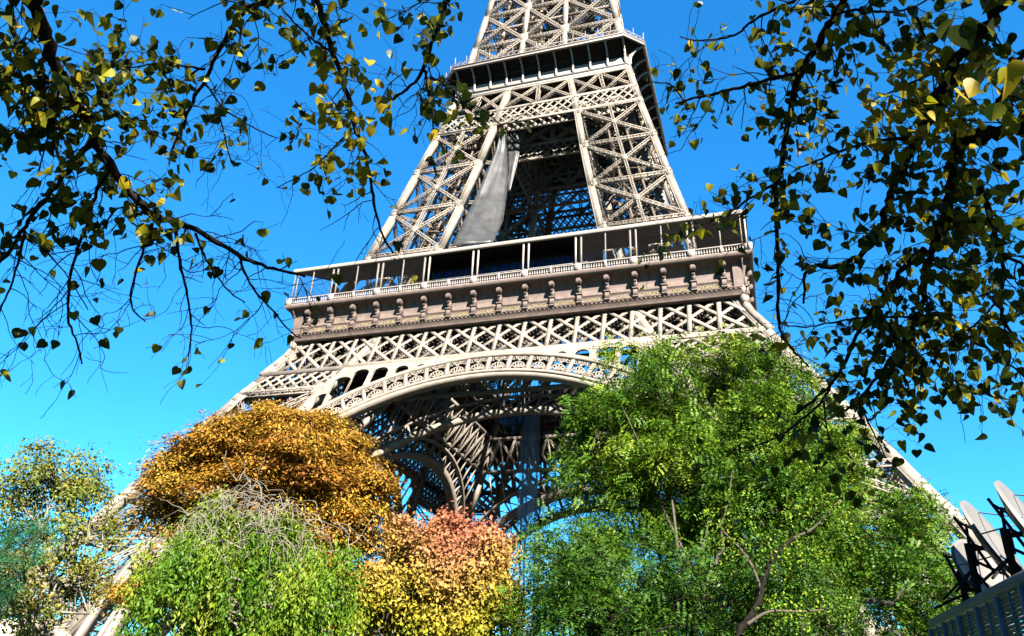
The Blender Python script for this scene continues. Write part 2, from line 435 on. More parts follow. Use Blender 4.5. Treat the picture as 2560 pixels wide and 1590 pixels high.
    for i in range(-6, 7):
        x = i*3.4
        c.bars(ipt(x, 46, 0.1), ipt(x, 52, 0.1), 0.35, 0.4, (0, -1, 0))
        if i < 6:
            c.lat(ipt(x, 46), ipt(x+3.4, 52), (0, -1, 0), 0.45, 0.5, 0.5); c.lat(ipt(x+3.4, 46, 0.1), ipt(x, 52, 0.1), (0, -1, 0), 0.45, 0.5, 0.5)
    c.build('inner_arch', IRON, tower, k)
for k in range(4): arch(k)

def girder(k):
    b, l = MB(), MB()
    z0, z1 = 45.7, 52.1
    N = face_n(z0, z1)
    n = FP = 8.96
    def bar(p, q, w, dep=0.08, off=0.0):   # one flanged diagonal: front plate, back plate, lacing between
        p = np.array(p, float); q = np.array(q, float)
        b.bars(p-N*off, q-N*off, w, 0.09, N)
        bk = 1.25
        b.bars(p-N*(bk+off), q-N*(bk+off), w*0.8, 0.07, N)
        u = q-p; L = np.linalg.norm(u); u /= L; sd = np.cross(u, N)
        m = max(2, int(L/0.62)); t = np.linspace(0, L, m+1)[:, None]
        for sgn in (-1, 1):
            A = p-N*(0.09+off)+sd*sgn*w*0.42+u*t; Bq = p-N*(bk+off)+sd*sgn*w*0.36+u*t
            e = (np.arange(m) % 2 == 0)[:, None]
            l.bars(np.where(e, A[:-1], Bq[:-1]), np.where(e, Bq[1:], A[1:]), 0.09, 0.06, sd*sgn)
        # gusset tabs along both flange edges
        tt = np.arange(0.5, L-0.3, 0.62)[:, None]
        c0 = p-N*(0.10+off)+u*tt
        b.bars(c0-sd*(w/2+0.07), c0+sd*(w/2+0.07), 0.12, 0.05, N)
    zt = z1
    S = 3.8
    # verticals and double-lattice diagonals
    for i in range(-9, 10):
        x = i*S
        lim0, lim1 = float(h(z0)), float(h(z1))
        if abs(x) <= lim1+0.3: bar(fr(x, z0), fr(x, z1), 0.55, off=-0.03)
    def clipx(x0, za, x1, zb):
        # clip the segment to |x| <= h(z)-0.3
        pts = []
        t0, t1 = 0.0, 1.0
        ts = np.linspace(0, 1, 41); ok = [abs(x0+(x1-x0)*t) <= float(h(za+(zb-za)*t))-0.2 for t in ts]
        ts = [t for t, o_ in zip(ts, ok) if o_]
        if len(ts) < 4: return None
        a, c = ts[0], ts[-1]
        return (x0+(x1-x0)*a, za+(zb-za)*a, x0+(x1-x0)*c, za+(zb-za)*c)
    for i in range(-12, 11):
        for s in (1, -1):
            xa = i*S; xb = xa+2*S
            sg = clipx(xa, z1 if s > 0 else z0, xb, z0 if s > 0 else z1)
            if sg: bar(fr(sg[0], sg[1]), fr(sg[2], sg[3]), 0.5, off=0.02 if s > 0 else 0.11)
    # chords of the belt
    for z, wd in ((45.55, 0.85), (41.95, 0.7)):
        hz = float(h(z))
        if z > 44:
            b.bars(fr(-hz+0.4, z, -0.08), fr(hz-0.4, z, -0.08), wd, 0.12, N); b.bars(fr(-hz+0.6, z, 1.3), fr(hz-0.6, z, 1.3), wd*0.7, 0.1, N)
        else:
            for s in (-1, 1):
                b.bars(fr(s*(hz-0.4), z, -0.08), fr(s*(float(g(z))), z, -0.08), wd, 0.12, N)
                b.bars(fr(s*(hz-0.4), z, 1.3), fr(s*(float(g(z))), z, 1.3), wd*0.7, 0.1, N)
    for s in (-1, 1):          # close lattice band between the two chords on the legs
        for i in range(-4, 12):
            for d in (1, -1):
                xa = 21+i*1.9; xb = xa+3.6
                za, zb = (45.3, 42.2) if d > 0 else (42.2, 45.3)
                ts = np.linspace(0, 1, 31)
                ok = [t for t in ts if float(g(za+(zb-za)*t))+0.2 <= xa+(xb-xa)*t <= float(h(za+(zb-za)*t))-0.3]
                if len(ok) < 6: continue
                q0, q1 = ok[0], ok[-1]
                bar(fr(s*(xa+(xb-xa)*q0), za+(zb-za)*q0), fr(s*(xa+(xb-xa)*q1), za+(zb-za)*q1), 0.42, off=0.03 if d > 0 else 0.12)
        # gusset feet under the band where the outer chord leaves it
        for z, xx in ((40.4, 0.8),):
            b.bars(fr(s*(float(h(42))-0.3), 41.7, 0.0), fr(s*(float(h(38.6))-1.2), 38.6, 0.0), 1.6, 0.1, N)
    # floor beams under the platform behind the girder (visible from below)
    fb = MB()
    for i in range(-8, 9):
        x = i*3.8
        fb.lat((x, -32.5, 56.0), (x, -16, 56.0), (1, 0, 0), 1.6, 0.4, 1.5)
    for y in (-31, -26, -21, -17):
        fb.lat((-31, y, 55.4), (31, y, 55.4), (0, -1, 0), 1.6, 0.4, 1.5)
    o = b.build('girder', IRON, tower, k); l.build('lacing', IRON3, o, k); fb.build('floor_beams', IRON3, o, k)
for k in range(4): girder(k)

# ---- first platform: deck, frieze, consoles, balustrade, gallery -------------
NAMES = ["JAMIN", "GAY-LUSSAC", "FIZEAU", "SCHNEIDER", "LE CHATELIER", "BERTHIER", "BARRAL", "DE DION", "GOUIN", "JOUSSELIN", "BROCA", "BECQUEREL", "CORIOLIS", "CAIL", "TRIGER", "GIFFARD", "PERRIER", "STURM"]
W1 = 35.35
dk = MB()
for x0, x1, y0, y1 in ((-34.6, 34.6, -34.6, -15), (-34.6, 34.6, 15, 34.6), (-34.6, -15, -15, 15), (15, 34.6, -15, 15)):
    dk.box(x0, x1, y0, y1, 57.0, 57.45)
dk.build('first_platform', IRON3, tower)
BAY = 2*W1/18
console_proto = None
def text_mesh(s, size, width, parent, x, y, z):
    cu = bpy.data.curves.new('tmp', 'FONT'); cu.body = s; cu.size = size; cu.align_x = 'CENTER'; cu.extrude = 0.03; cu.resolution_u = 2; cu.offset = 0.0
    ob = bpy.data.objects.new('tmp', cu)
    me = bpy.data.meshes.new_from_object(ob)
    bpy.data.objects.remove(ob)
    n = len(me.vertices); V = np.zeros(n*3, np.float32); me.vertices.foreach_get('co', V); V = V.reshape(-1, 3)
    wd = V[:, 0].max()-V[:, 0].min(); sc = min(1.0, width/wd)
    W = np.stack([x+V[:, 0]*sc, y-V[:, 2], z+V[:, 1]], 1).astype(np.float32)
    me.vertices.foreach_set('co', W.ravel()); me.materials.clear(); me.materials.append(GOLD); me.name = 'lettering'; me.update()
    o = bpy.data.objects.new('lettering', me); C.objects.link(o); o.parent = parent
    return o
def side(k):
    f = MB()
    # cornice lip (open profile through all side length), mitred by running it to the corners
    def strip(mb, prof, close=False):
        """profile [(out, z)], out = distance from the axis; mitred at the corners"""
        V = []
        for out, z in prof: V += [(-out, -out, z), (out, -out, z)]
        n = len(prof)
        Fc = [[2*i, 2*i+1, 2*i+3, 2*i+2] for i in range(n-1)]
        if close: Fc.append([2*n-2, 2*n-1, 1, 0])
        mb.raw(V, Fc)
    # architrave + wall + cove + slab edge
    strip(f, [(33.3, 51.75), (34.05, 51.75), (34.15, 51.85), (34.15, 52.85), (34.32, 52.9), (34.32, 53.0), (33.70, 53.05),
              (33.70, 54.25), (33.76, 54.28), (33.76, 54.36), (33.6, 54.4), (33.56, 55.3), (33.6, 56.0), (33.78, 56.45), (34.15, 56.78), (34.8, 56.98),
              (35.1, 57.0), (35.2, 57.1), (35.42, 57.3), (35.42, 57.62), (35.2, 57.66), (34.6, 57.66), (34.6, 57.2)])
    # vertical seams in the cove
    for i in range(18):
        x = -W1+BAY*(i+0.5)
        pr = [(33.55, 54.5), (33.52, 55.2), (33.58, 55.9), (33.8, 56.4), (34.15, 56.74), (34.7, 56.95)]
        f.bars([(x, -o-0.02, z) for o, z in pr[:-1]], [(x, -o-0.02, z) for o, z in pr[1:]], 0.07, 0.05, (0, -1, 0))
    # end wings closing the cove at the two corners
    for s in (-1, 1):
        x = s*33.98
        pr = [(-32.6, 53.0), (-34.1, 53.0), (-34.1, 54.6), (-34.2, 55.4), (-34.45, 56.2), (-34.9, 56.8), (-34.9, 57.0), (-32.6, 57.0)]
        f.prism(pr, x-0.1, x+0.1)
    # dentil row under the name band
    xs = np.arange(-33.6, 33.7, 0.62)
    f.bars(np.stack([xs, np.full_like(xs, -34.22), np.full_like(xs, 52.62)], 1), np.stack([xs, np.full_like(xs, -34.22), np.full_like(xs, 52.86)], 1), 0.3, 0.08, (0, -1, 0))
    fo = f.build('frieze', IRON2, tower, k)
    if k == 0:
        for i, s in enumerate(NAMES): text_mesh(s, 0.74, 2.6, fo, -W1+BAY*(i+0.5)+0.05, -33.75, 53.33)
    # balustrade
    b = MB()
    strip(b, [(34.95, 58.72), (35.2, 58.72), (35.2, 58.86), (34.95, 58.86)], True)
    strip(b, [(34.98, 57.67), (35.17, 57.67), (35.17, 57.82), (34.98, 57.82)], True)
    xs = np.arange(-34.9, 34.95, 0.36)
    one = np.ones_like(xs)
    for z0, z1, wd in ((57.8, 57.98, 0.12), (57.98, 58.3, 0.2), (58.3, 58.55, 0.13), (58.55, 58.74, 0.17)):
        b.bars(np.stack([xs, one*-35.09+wd*-0.5+0.08, one*z0], 1), np.stack([xs, one*-35.09+wd*-0.5+0.08, one*z1], 1), wd, wd, (0, -1, 0))
    for i in range(0, 19):
        x = np.clip(-W1+BAY*i, -34.95, 34.95); wd = 1.0 if i % 2 == 0 else 0.35
        b.bars((x, -35.22, 57.66), (x, -35.22, 58.9), wd, 0.3, (0, -1, 0))
    b.build('balustrade', ROOF, tower, k)
    # canopy roof over the gallery, with its dark soffit
    c = MB()
    strip(c, [(29.7, 64.85), (35.0, 64.35), (35.12, 64.3), (35.12, 63.75), (34.8, 63.7)])
    if k != 3:
        c.build('canopy', ROOF, tower, k)
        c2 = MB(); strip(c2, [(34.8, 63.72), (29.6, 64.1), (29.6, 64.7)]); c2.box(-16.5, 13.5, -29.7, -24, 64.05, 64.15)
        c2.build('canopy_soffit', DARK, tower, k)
    # posts, one by one on the two sides the gallery is seen from
    pl = []
    for i in range(2, 17, 2): pl += [(-W1+BAY*i+q, -34.86, 0.24) for q in (-0.4, 0.4)]
    pl += [(-W1+BAY*i, -34.9, 0.16) for i in (1, 3, 5, 13, 15, 17)]+[(x, -34.9, 0.13) for x in (-34.75, -34.2, 34.75, 34.2)]
    if k < 2:
        for x, y, wd in pl:
            p = MB(); p.bars((x, y, 57.66), (x, y, 63.8), wd, wd, (0, -1, 0)); p.build('gallery_post', ROOF, tower, k)
    # wire screens in the outer bays
    for rngs in ((0.15, 6), (12, 17.85)):
        m = MB(); xa, xb = -W1+BAY*rngs[0], -W1+BAY*rngs[1]
        m.quad((xa, -34.95, 58.9), (xb, -34.95, 58.9), (xb, -34.95, 63.7), (xa, -34.95, 63.7))
        m.build('wire_screen', SCREEN, tower, k)
    # dark back wall of the gallery (shops) with openings
    for xa, xb, za in ((-15.5, -12.4, 57.5), (-12.4, 13.2, 62.95), (13.2, 14.6, 57.5), (19.8, 21.2, 57.5), (-27.5, -26.4, 60.2), (28, 30, 61.5)):
        d = MB(); d.box(xa, xb, -31.0, -30.7, za, 64.0); d.build('gallery_backwall', DARK, tower, k)
    gl = MB(); fmb = MB()
    for i in range(17):
        x = -12.4+i*1.5
        gl.box(x+0.05, x+1.45, -31.05, -30.95, 57.6, 62.9)
        fmb.box(x-0.05, x+0.05, -31.2, -30.9, 57.5, 62.95)
    go = gl.build('shop_window', BLUEGLASS, tower, k); fmb.build('mullions', IRON3, go, k)
    # glass screen panels behind the balustrade in the open bays
    q = MB(); xs = np.arange(-14.5, 13.1, 1.1)
    q.bars(np.stack([xs, xs*0-34.4, xs*0+57.7], 1), np.stack([xs, xs*0-34.4, xs*0+59.5], 1), 0.06, 0.06, (0, -1, 0))
    q.bars((-14.5, -34.4, 59.5), (13, -34.4, 59.5), 0.08, 0.06, (0, -1, 0))
    q.build('glass_rail', PALE, tower, k)
for k in range(4): side(k)
# consoles: one mesh, 17 to a side
cm = MB()
pr = [(-33.3, 53.0), (-34.3, 53.0), (-34.3, 54.4), (-34.22, 54.5), (-34.2, 55.2), (-34.32, 55.8), (-34.6, 56.3), (-34.9, 56.9), (-33.8, 56.95), (-33.3, 55.8)]
cm.prism(pr, -0.2, 0.2)
cm.prism([(-33.3, 54.3), (-34.5, 54.3), (-34.5, 54.5), (-33.3, 54.5)], -0.40, 0.40)
cm.prism([(-33.3, 53.0), (-34.5, 53.0), (-34.5, 53.2), (-33.3, 53.2)], -0.38, 0.38)
cm.prism([(-33.3, 53.2), (-34.36, 53.2), (-34.36, 54.3), (-33.3, 54.3)], -0.30, 0.30)
cm.raw([(-0.30,-34.3,54.5),(0.30,-34.3,54.5),(0.30,-33.4,54.5),(-0.30,-33.4,54.5),(-0.17,-34.35,55.9),(0.17,-34.35,55.9),(0.17,-33.4,55.9),(-0.17,-33.4,55.9)], MB.BOXF[:, ::-1])
t = np.linspace(0, 2*np.pi, 17)[:-1]
for rr, wd in ((0.46, 0.30), (0.34, 0.36), (0.18, 0.42)):
    cm.prism([(-34.62+rr*math.cos(a), 56.28+rr*math.sin(a)) for a in t], -wd, wd)
cm.prism([(-34.36+0.2*math.cos(a), 55.55+0.2*math.sin(a)) for a in t], -0.16, 0.16)
Vc, Fcc = cm.arr()
proto = npmesh('console', Vc, Fcc, IRON2, tower)
first = True
for k in range(4):
    for i in range(1, 18):
        o = proto if first else proto.copy()
        if not first: C.objects.link(o); o.parent = tower
        first = False
        ang = k*math.pi/2; x = -W1+BAY*i
        o.location = (x*math.cos(ang), x*math.sin(ang), 0); o.rotation_euler = (0, 0, ang)
# corner bracket plates sweeping from the frieze down to the legs
for sx, sy in ((-1,-1), (1,-1), (1,1), (-1,1)):
    cb = MB()
    pts = [(34.1, 53.0), (34.0, 51.8), (34.05, 50.6), (34.6, 49.2), (35.6, 47.4), (36.6, 45.6)]
    A = [(sx*a, sy*a, z) for a, z in pts]
    cb.bars(A[:-1], A[1:], 0.9, 0.9, np.array([sx, sy, 0])/1.414)
    cb.build('corner_bracket', IRON, tower)

# pavilions on the first platform (seen through the gallery)
pv = MB()
for k in range(4):
    m = MB(); m.box(-13, 13, -27, -18.5, 57.6, 62.6); V, Fc = m.arr(); pv.raw(rotz(V, k), Fc)
pv.build('pavilion', DARK, tower)

# ---- belt and trusses under the second platform, all four sides + inner plane
def upper_belt(k):
    b, l = MB(), MB()
    for plane in ('h', 'g'):
        Pf = (lambda x, z, d=0.0: np.array([x, -float(h(z))+d, z])) if plane == 'h' else (lambda x, z, d=0.0: np.array([x, -float(g(z))-0.4+d, z]))
        N = face_n(101, 105); za, zb = 100.9, 105.3
        X0 = float(h(za))
        for dep in ((0.0, 2.2) if plane == 'h' else (0.0,)):
            for z in (za+0.1, zb-0.1):
                xx = float(h(z))
                b.bars(Pf(-xx+0.3, z, dep-0.06), Pf(xx-0.3, z, dep-0.06), 0.62, 0.3, N)
            s = 1.75
            for i in range(-16, 15):
                for d in (1, -1):
                    xa = i*s-0.2; xb = xa+(zb-za)*0.86
                    ts = [t for t in np.linspace(0, 1, 21) if abs(xa+(xb-xa)*t) < float(h(za+(zb-za)*t))-0.4]
                    if len(ts) < 5: continue
                    z0 = za if d > 0 else zb; z1 = zb if d > 0 else za
                    b.bars(Pf(xa+(xb-xa)*ts[0], z0+(z1-z0)*ts[0], dep+(0 if d > 0 else 0.08)), Pf(xa+(xb-xa)*ts[-1], z0+(z1-z0)*ts[-1], dep+(0 if d > 0 else 0.08)), 0.34, 0.07, N)
        # truss with verticals and X between belt and platform
        z0, z1 = 105.3, 110.9
        xi0, xi1 = float(g(z0)), float(g(z1)); xo0, xo1 = float(h(z0))-0.3, float(h(z1))-0.3
        nodes0 = [-xo0, -(xo0+xi0)/2, -xi0, 0, xi0, (xo0+xi0)/2, xo0]; nodes1 = [-xo1, -(xo1+xi1)/2, -xi1, 0, xi1, (xo1+xi1)/2, xo1]
        for j in range(6):
            l.lat(Pf(nodes0[j], z0), Pf(nodes1[j+1], z1), N, 0.62, 0.6, 0.5); l.lat(Pf(nodes0[j+1], z0, 0.1), Pf(nodes1[j], z1, 0.1), N, 0.62, 0.6, 0.5)
            if j in (1, 3, 5): l.lat(Pf(nodes0[j], z0, -0.04), Pf(nodes1[j], z1, -0.04), N, 0.7, 0.7, 0.55)
        b.bars(Pf(-xo1, z1, -0.05), Pf(xo1, z1, -0.05), 0.5, 0.3, N)
        if plane == 'g':
            for i in range(-10, 10):
                for d in (1, -1):
                    b.bars(Pf(i*1.7, 111.2 if d > 0 else 114, 0.05), Pf(i*1.7+2.4, 114 if d > 0 else 111.2, 0.05), 0.32, 0.07, (0, -1, 0))
    o = b.build('belt', IRON, tower, k); l.build('truss', IRON, o, k)
for k in range(4): upper_belt(k)

# ---- second platform ---------------------------------------------------------
W2, CH = 20.6, 3.4
def octa(out, ch): return [(-out+ch, -out), (out-ch, -out), (out, -out+ch), (out, out-ch), (out-ch, out), (-out+ch, out), (-out, out-ch), (-out, -out+ch)]
def octstrip(mb, prof):
    V = []
    for out, z in prof:
        c = max(0.05, CH-(W2-out)*0.95)
        V += [(x, y, z) for x, y in octa(out, c)]
    n = len(prof)
    Fc = [[i*8+j, i*8+(j+1) % 8, (i+1)*8+(j+1) % 8, (i+1)*8+j] for i in range(n-1) for j in range(8)]
    mb.raw(V, Fc)
sp = MB()
octstrip(sp, [(20.2, 116.6), (20.62, 116.6), (20.62, 116.72), (20.5, 116.75), (20.5, 117.25), (20.7, 117.3), (20.7, 117.42), (20.3, 117.45)])
sp.build('second_platform', ROOF, tower)
un = MB(); octstrip(un, [(17.35, 112.6), (17.38, 114.4)])
un.build('platform_wall', PALE, tower)
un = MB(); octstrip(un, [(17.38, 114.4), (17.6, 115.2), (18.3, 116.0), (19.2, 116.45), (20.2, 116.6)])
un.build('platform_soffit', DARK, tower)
fl = MB(); fl.box(-17.2, 17.2, -17.2, 17.2, 113.6, 114.0); fl.box(-20.3, 20.3, -17.0, 17.0, 117.2, 117.35); fl.box(-17, 17, -20.3, 20.3, 117.22, 117.38)
for i in range(-8, 9):
    fl.box(i*2.1-0.15, i*2.1+0.15, -17.1, 17.1, 112.7, 113.6)
    fl.box(-17.1, 17.1, i*2.1-0.15, i*2.1+0.15, 112.9, 113.61)
fl.build('floor_beams', IRON3, tower)
bb = MB(); octstrip(bb, [(17.2, 111.5), (17.75, 111.5), (17.75, 111.75), (17.55, 111.8), (17.55, 112.35), (17.8, 112.4), (17.8, 112.6), (17.3, 112.65)])
bb.build('base_moulding', PALE, tower)
bp = MB()
prc = [(-17.3, 112.6), (-17.95, 112.6), (-17.95, 113.9), (-18.1, 114.6), (-18.5, 115.3), (-19.2, 115.95), (-20.0, 116.35), (-20.5, 116.6), (-19.2, 116.55), (-18.2, 116.1), (-17.5, 115.3), (-17.3, 114.4)]
n = len(prc)
outer = prc[1:8]; inner = [prc[0], (-17.3, 113.9), (-17.36, 114.4), (-17.55, 115.2), (-18.3, 116.0), (-19.2, 116.45), (-20.4, 116.6)]
for (o0, o1), (i0, i1) in zip(zip(outer[:-1], outer[1:]), zip(inner[:-1], inner[1:])):
    V = [(sx*0.17, p[0], p[1]) for sx in (-1, 1) for p in (o0, o1, i1, i0)]
    bp.raw(V, [[0, 1, 2, 3], [4, 7, 6, 5], [0, 4, 5, 1], [1, 5, 6, 2], [3, 2, 6, 7]])
Vb, Fb = bp.arr(); pb = npmesh('bracket', Vb, Fb, PALE, tower); firstb = True
for k in range(4):
    for i in range(11):
        o = pb if firstb else pb.copy()
        if not firstb: C.objects.link(o); o.parent = tower
        firstb = False
        ang = k*math.pi/2; x = -16.9+i*3.38
        o.location = (x*math.cos(ang), x*math.sin(ang), 0); o.rotation_euler = (0, 0, ang)
# railing, wind screen posts and small buildings on the second platform
rl = MB()
oc = octa(20.45, 3.35)
for j in range(8):
    a, b_ = np.array(oc[j]), np.array(oc[(j+1) % 8]); L = np.linalg.norm(b_-a); u = (b_-a)/L; nn = np.array([u[1], -u[0], 0])
    for z in (117.45, 118.5): rl.bars((*a, z), (*b_, z), 0.12, 0.08, nn)
    m = int(L/1.15); ts = np.linspace(0, L, m+1)
    for t0, t1 in zip(ts[:-1], ts[1:]):
        rl.bars((*(a+u*t0), 117.45), (*(a+u*t1), 118.5), 0.08, 0.05, nn); rl.bars((*(a+u*t1), 117.45), (*(a+u*t0), 118.5), 0.08, 0.05, nn)
    for t0 in np.linspace(0, L, max(2, int(L/2.3)+1)): rl.bars((*(a+u*t0), 117.4), (*(a+u*t0), 119.9), 0.09, 0.09, nn)
rl.build('railing', ROOF, tower)
hb = MB()
hb.box(-7.5, -2.5, -16.2, -12, 117.4, 120.6); hb.raw([(-7.8,-16.5,120.6),(-2.2,-16.5,120.6),(-2.2,-11.8,120.6),(-7.8,-11.8,120.6),(-5,-16.5,122.0),(-5,-11.8,122.0)], [[0,1,4,4],[3,5,2,2],[0,4,5,3],[1,2,5,4]])
hb.box(4.5, 14.5, -16.8, -12, 117.4, 121.0); hb.box(4.2, 14.8, -17.0, -11.8, 121.0, 121.3)
hb.build('kiosk', PALE, tower)
kw = MB()
for x in (5.4, 7.2, 9.0, 11.0, 12.8): kw.box(x, x+0.9, -16.86, -16.8, 118.4, 120.2)
kw.box(-7, -6.2, -16.26, -16.2, 118, 120); kw.box(-4.2, -3.2, -16.26, -16.2, 118, 120)
kw.box(7.5, 12.5, -16, -13, 121.6, 123.2)
kw.build('kiosk_windows', BLUEGLASS, tower)

# ---- upper shaft --------------------------------------------------------------
us, ub = MB(), MB()
lv = [117.3, 127.0, 137.5, 148, 158, 168, 178, 188, 200, 212, 224, 236, 250, 264, 276]
for k in range(4):
    a_, b_ = MB(), MB()
    for z0, z1 in zip(lv[:-1], lv[1:]):
        N = face_n(z0, z1); near = z0 < 160
        H0, H1, G0, G1 = float(h(z0)), float(h(z1)), float(g(z0)), float(g(z1))
        wd = 1.15 if near else 0.8
        for x0, x1 in ((-H0+wd/2, -H1+wd/2), (H0-wd/2, H1-wd/2), (-G0, -G1), (G0, G1)):
            a_.bars((x0, -H0, z0), (x1, -H1, z1), wd if abs(x0) > G0+0.1 else 0.95, 0.9, N)
        if near:       # inner row of chords that make each corner a box
            for x0, x1 in ((-H0+0.5, -H1+0.5), (H0-0.5, H1-0.5), (-G0, -G1), (G0, G1)):
                a_.bars((x0, -G0-0.3, z0), (x1, -G1-0.3, z1), 0.7, 0.7, N)
        xs0, xs1 = [-H0+.3, -G0, G0, H0-.3], [-H1+.3, -G1, G1, H1-.3]
        for j in range(3):
            p00, p01, p10, p11 = np.array([xs0[j], -H0, z0]), np.array([xs0[j+1], -H0, z0]), np.array([xs1[j], -H1, z1]), np.array([xs1[j+1], -H1, z1])
            if near:
                b_.lat(p00, p11, N, 0.85, 0.75, 0.7, cross=True); b_.lat(p01-N*.1, p10-N*.1, N, 0.85, 0.75, 0.7, cross=True)
                b_.lat(p10, p11, N, 0.6, 0.6, 0.7)
                m0, m1 = (p00+p10)/2, (p01+p11)/2
                b_.lat(m0-N*0.3, m1-N*0.3, N, 0.4, 0.4, 0.6)
                sh = np.array([0, H0-G0-0.5, 0]); sh1 = np.array([0, H1-G1-0.5, 0])
                b_.lat(p00+sh, p11+sh1, N, 0.6, 0.5, 0.8); b_.lat(p01+sh, p10+sh1, N, 0.6, 0.5, 0.8); b_.lat(p10+sh1, p11+sh1, N, 0.6, 0.5, 0.8)
                if j != 1:
                    b_.lat(p10, p11+sh1, N, 0.4, 0.4, 0.8); b_.lat(p11, p10+sh1, N, 0.4, 0.4, 0.8)
            else:
                b_.bars([p00, p01-N*.1, p10], [p11, p10-N*.1, p11], 0.5, 0.4, N)
        for s in (-1, 1):
            for x, yy, zz in ((s*G1, -H1, z1),):
                a_.bars((x, yy-0.06, zz-1.3), (x, yy-0.0, zz+1.3), 1.9, 0.06, N)
    V, Fc = a_.arr(); us.raw(rotz(V, k), Fc); V, Fc = b_.arr(); ub.raw(rotz(V, k), Fc)
# lift guides and stairs in the middle of the shaft
for x in (-2.6, -0.9, 0.9, 2.6):
    for y in (-2.4, 0, 2.4): ub.lat((x, y, 117), (x, y, 190), (0, -1, 0), 0.6, 0.6, 0.9)
for i in range(50):
    z = 118+i*0.9; ub.bars((-7.5 if i % 2 else -4.5, -5, z), (-4.5 if i % 2 else -7.5, -5, z+0.9), 0.8, 0.12, (0, -1, 0))
uo = us.build('upper_shaft', IRON, tower); ub.build('shaft_bracing', IRON, uo)
tp = MB(); tp.box(-8, 8, -8, 8, 276, 280); tp.box(-5, 5, -5, 5, 280, 286); tp.box(-0.5, 0.5, -0.5, 0.5, 286, 318)
tp.build('top_cabin', IRON3, tower)

# ---- masonry pedestals --------------------------------------------------------
for sx, sy in ((-1,-1), (1,-1), (1,1), (-1,1)):
    m = MB()
    x0, x1 = sorted((sx*37.2, sx*66)); y0, y1 = sorted((sy*37.2, sy*66))
    m.box(x0, x1, y0, y1, 0, 5.6)
    m.box(x0-0.3, x1+0.3, y0-0.3, y1+0.3, 5.6, 6.1)
    for a in (60.5, 45.5):
        for b in (60.5, 45.5):
            q = MB(); s = 3.2
            V = [(sx*a-s, sy*b-s, 6.1), (sx*a+s, sy*b-s, 6.1), (sx*a+s, sy*b+s, 6.1), (sx*a-s, sy*b+s, 6.1)]
            T = [(sx*(a-2.2)-2.0, sy*(b-2.2)-2.0, 8.6), (sx*(a-2.2)+2.0, sy*(b-2.2)-2.0, 8.6), (sx*(a-2.2)+2.0, sy*(b-2.2)+2.0, 8.6), (sx*(a-2.2)-2.0, sy*(b-2.2)+2.0, 8.6)]
            m.raw(V+T, MB.BOXF[:, ::-1])
    m.build('masonry_base', STONE, tower)

# ---- translucent sheets and the builders' hoist --------------------------------
def sheet(name, rows, label, cat, group=None, material=SHEET, thick=None):
    rows = np.array(rows, float)             # (r, c, 3)
    r, c, _ = rows.shape
    # refine bilinearly and add folds
    U = np.linspace(0, c-1, (c-1)*8+1); Wv = np.linspace(0, r-1, (r-1)*8+1)
    out = np.zeros((len(Wv), len(U), 3))
    for i, wv in enumerate(Wv):
        a = min(int(wv), r-2); fw = wv-a; row = rows[a]*(1-fw)+rows[a+1]*fw
        for j, u in enumerate(U):
            b = min(int(u), c-2); fu = u-b; out[i, j] = row[b]*(1-fu)+row[b+1]*fu
            out[i, j, 1] += 0.10*math.sin(u*5+wv*0.6)+0.06*math.sin(u*13+wv*1.4)
    V = out.reshape(-1, 3); n = len(U)
    Fc = [[i*n+j, i*n+j+1, (i+1)*n+j+1, (i+1)*n+j] for i in range(len(Wv)-1) for j in range(n-1)]
    o = npmesh(name, V, Fc, material, smooth=True)
    md = o.modifiers.new('thickness', 'SOLIDIFY'); md.thickness = 0.02
    return tag(o, label, cat, group)
def ray(px, py):
    d = CF*F+CR*(px-1280)-CU*(py-795); return d/np.linalg.norm(d)
def onY(px, py, y):
    d = ray(px, py); return CAM+d*((y-CAM[1])/d[1])
def atdist(px, py, D):          # D = horizontal distance from the camera
    d = ray(px, py); return CAM+d*(D/math.hypot(d[0], d[1]))
def depth(px, py, z):           # z = depth along the view axis
    return CAM+CF*z+CR*((px-1280)/F*z)-CU*((py-795)/F*z)

rows = [[(1254,322,-19.2), (1262,322,-18.6)], [(1240,372,-20), (1268,385,-18.5)], [(1215,430,-21.5), (1271,435,-19)], [(1190,490,-23), (1268,480,-20)], [(1163,545,-25), (1258,550,-22)], [(1128,615,-27.2), (1232,606,-25)]]
sheet('plastic_sheet', [[onY(*p) for p in r] for r in rows], 'sunlit translucent grey plastic sheet hanging along the left inner leg above the gallery', 'sheet')
rows = [[(1264,312,-15.8), (1290,308,-15.5)], [(1268,350,-16), (1299,350,-15.6)], [(1270,385,-16.4), (1299,385,-16)], [(1272,425,-16.8), (1290,425,-16.5)], [(1270,478,-17.5), (1275,478,-17.3)]]
sheet('plastic_sheet', [[onY(*p) for p in r] for r in rows], 'narrow plastic sheet striped by lattice shadow, behind the larger sunlit sheet', 'sheet')
rows = [[(1238,1040,-8), (1275,1036,-6), (1312,1040,-8)], [(1243,1062,-9), (1275,1066,-11), (1310,1060,-9)], [(1252,1080,-9.5), (1275,1090,-12), (1302,1078,-9.5)]]
sheet('plastic_sheet', [[onY(*p) for p in r] for r in rows], 'clear plastic sheet sagging under the first platform inside the arch', 'sheet')

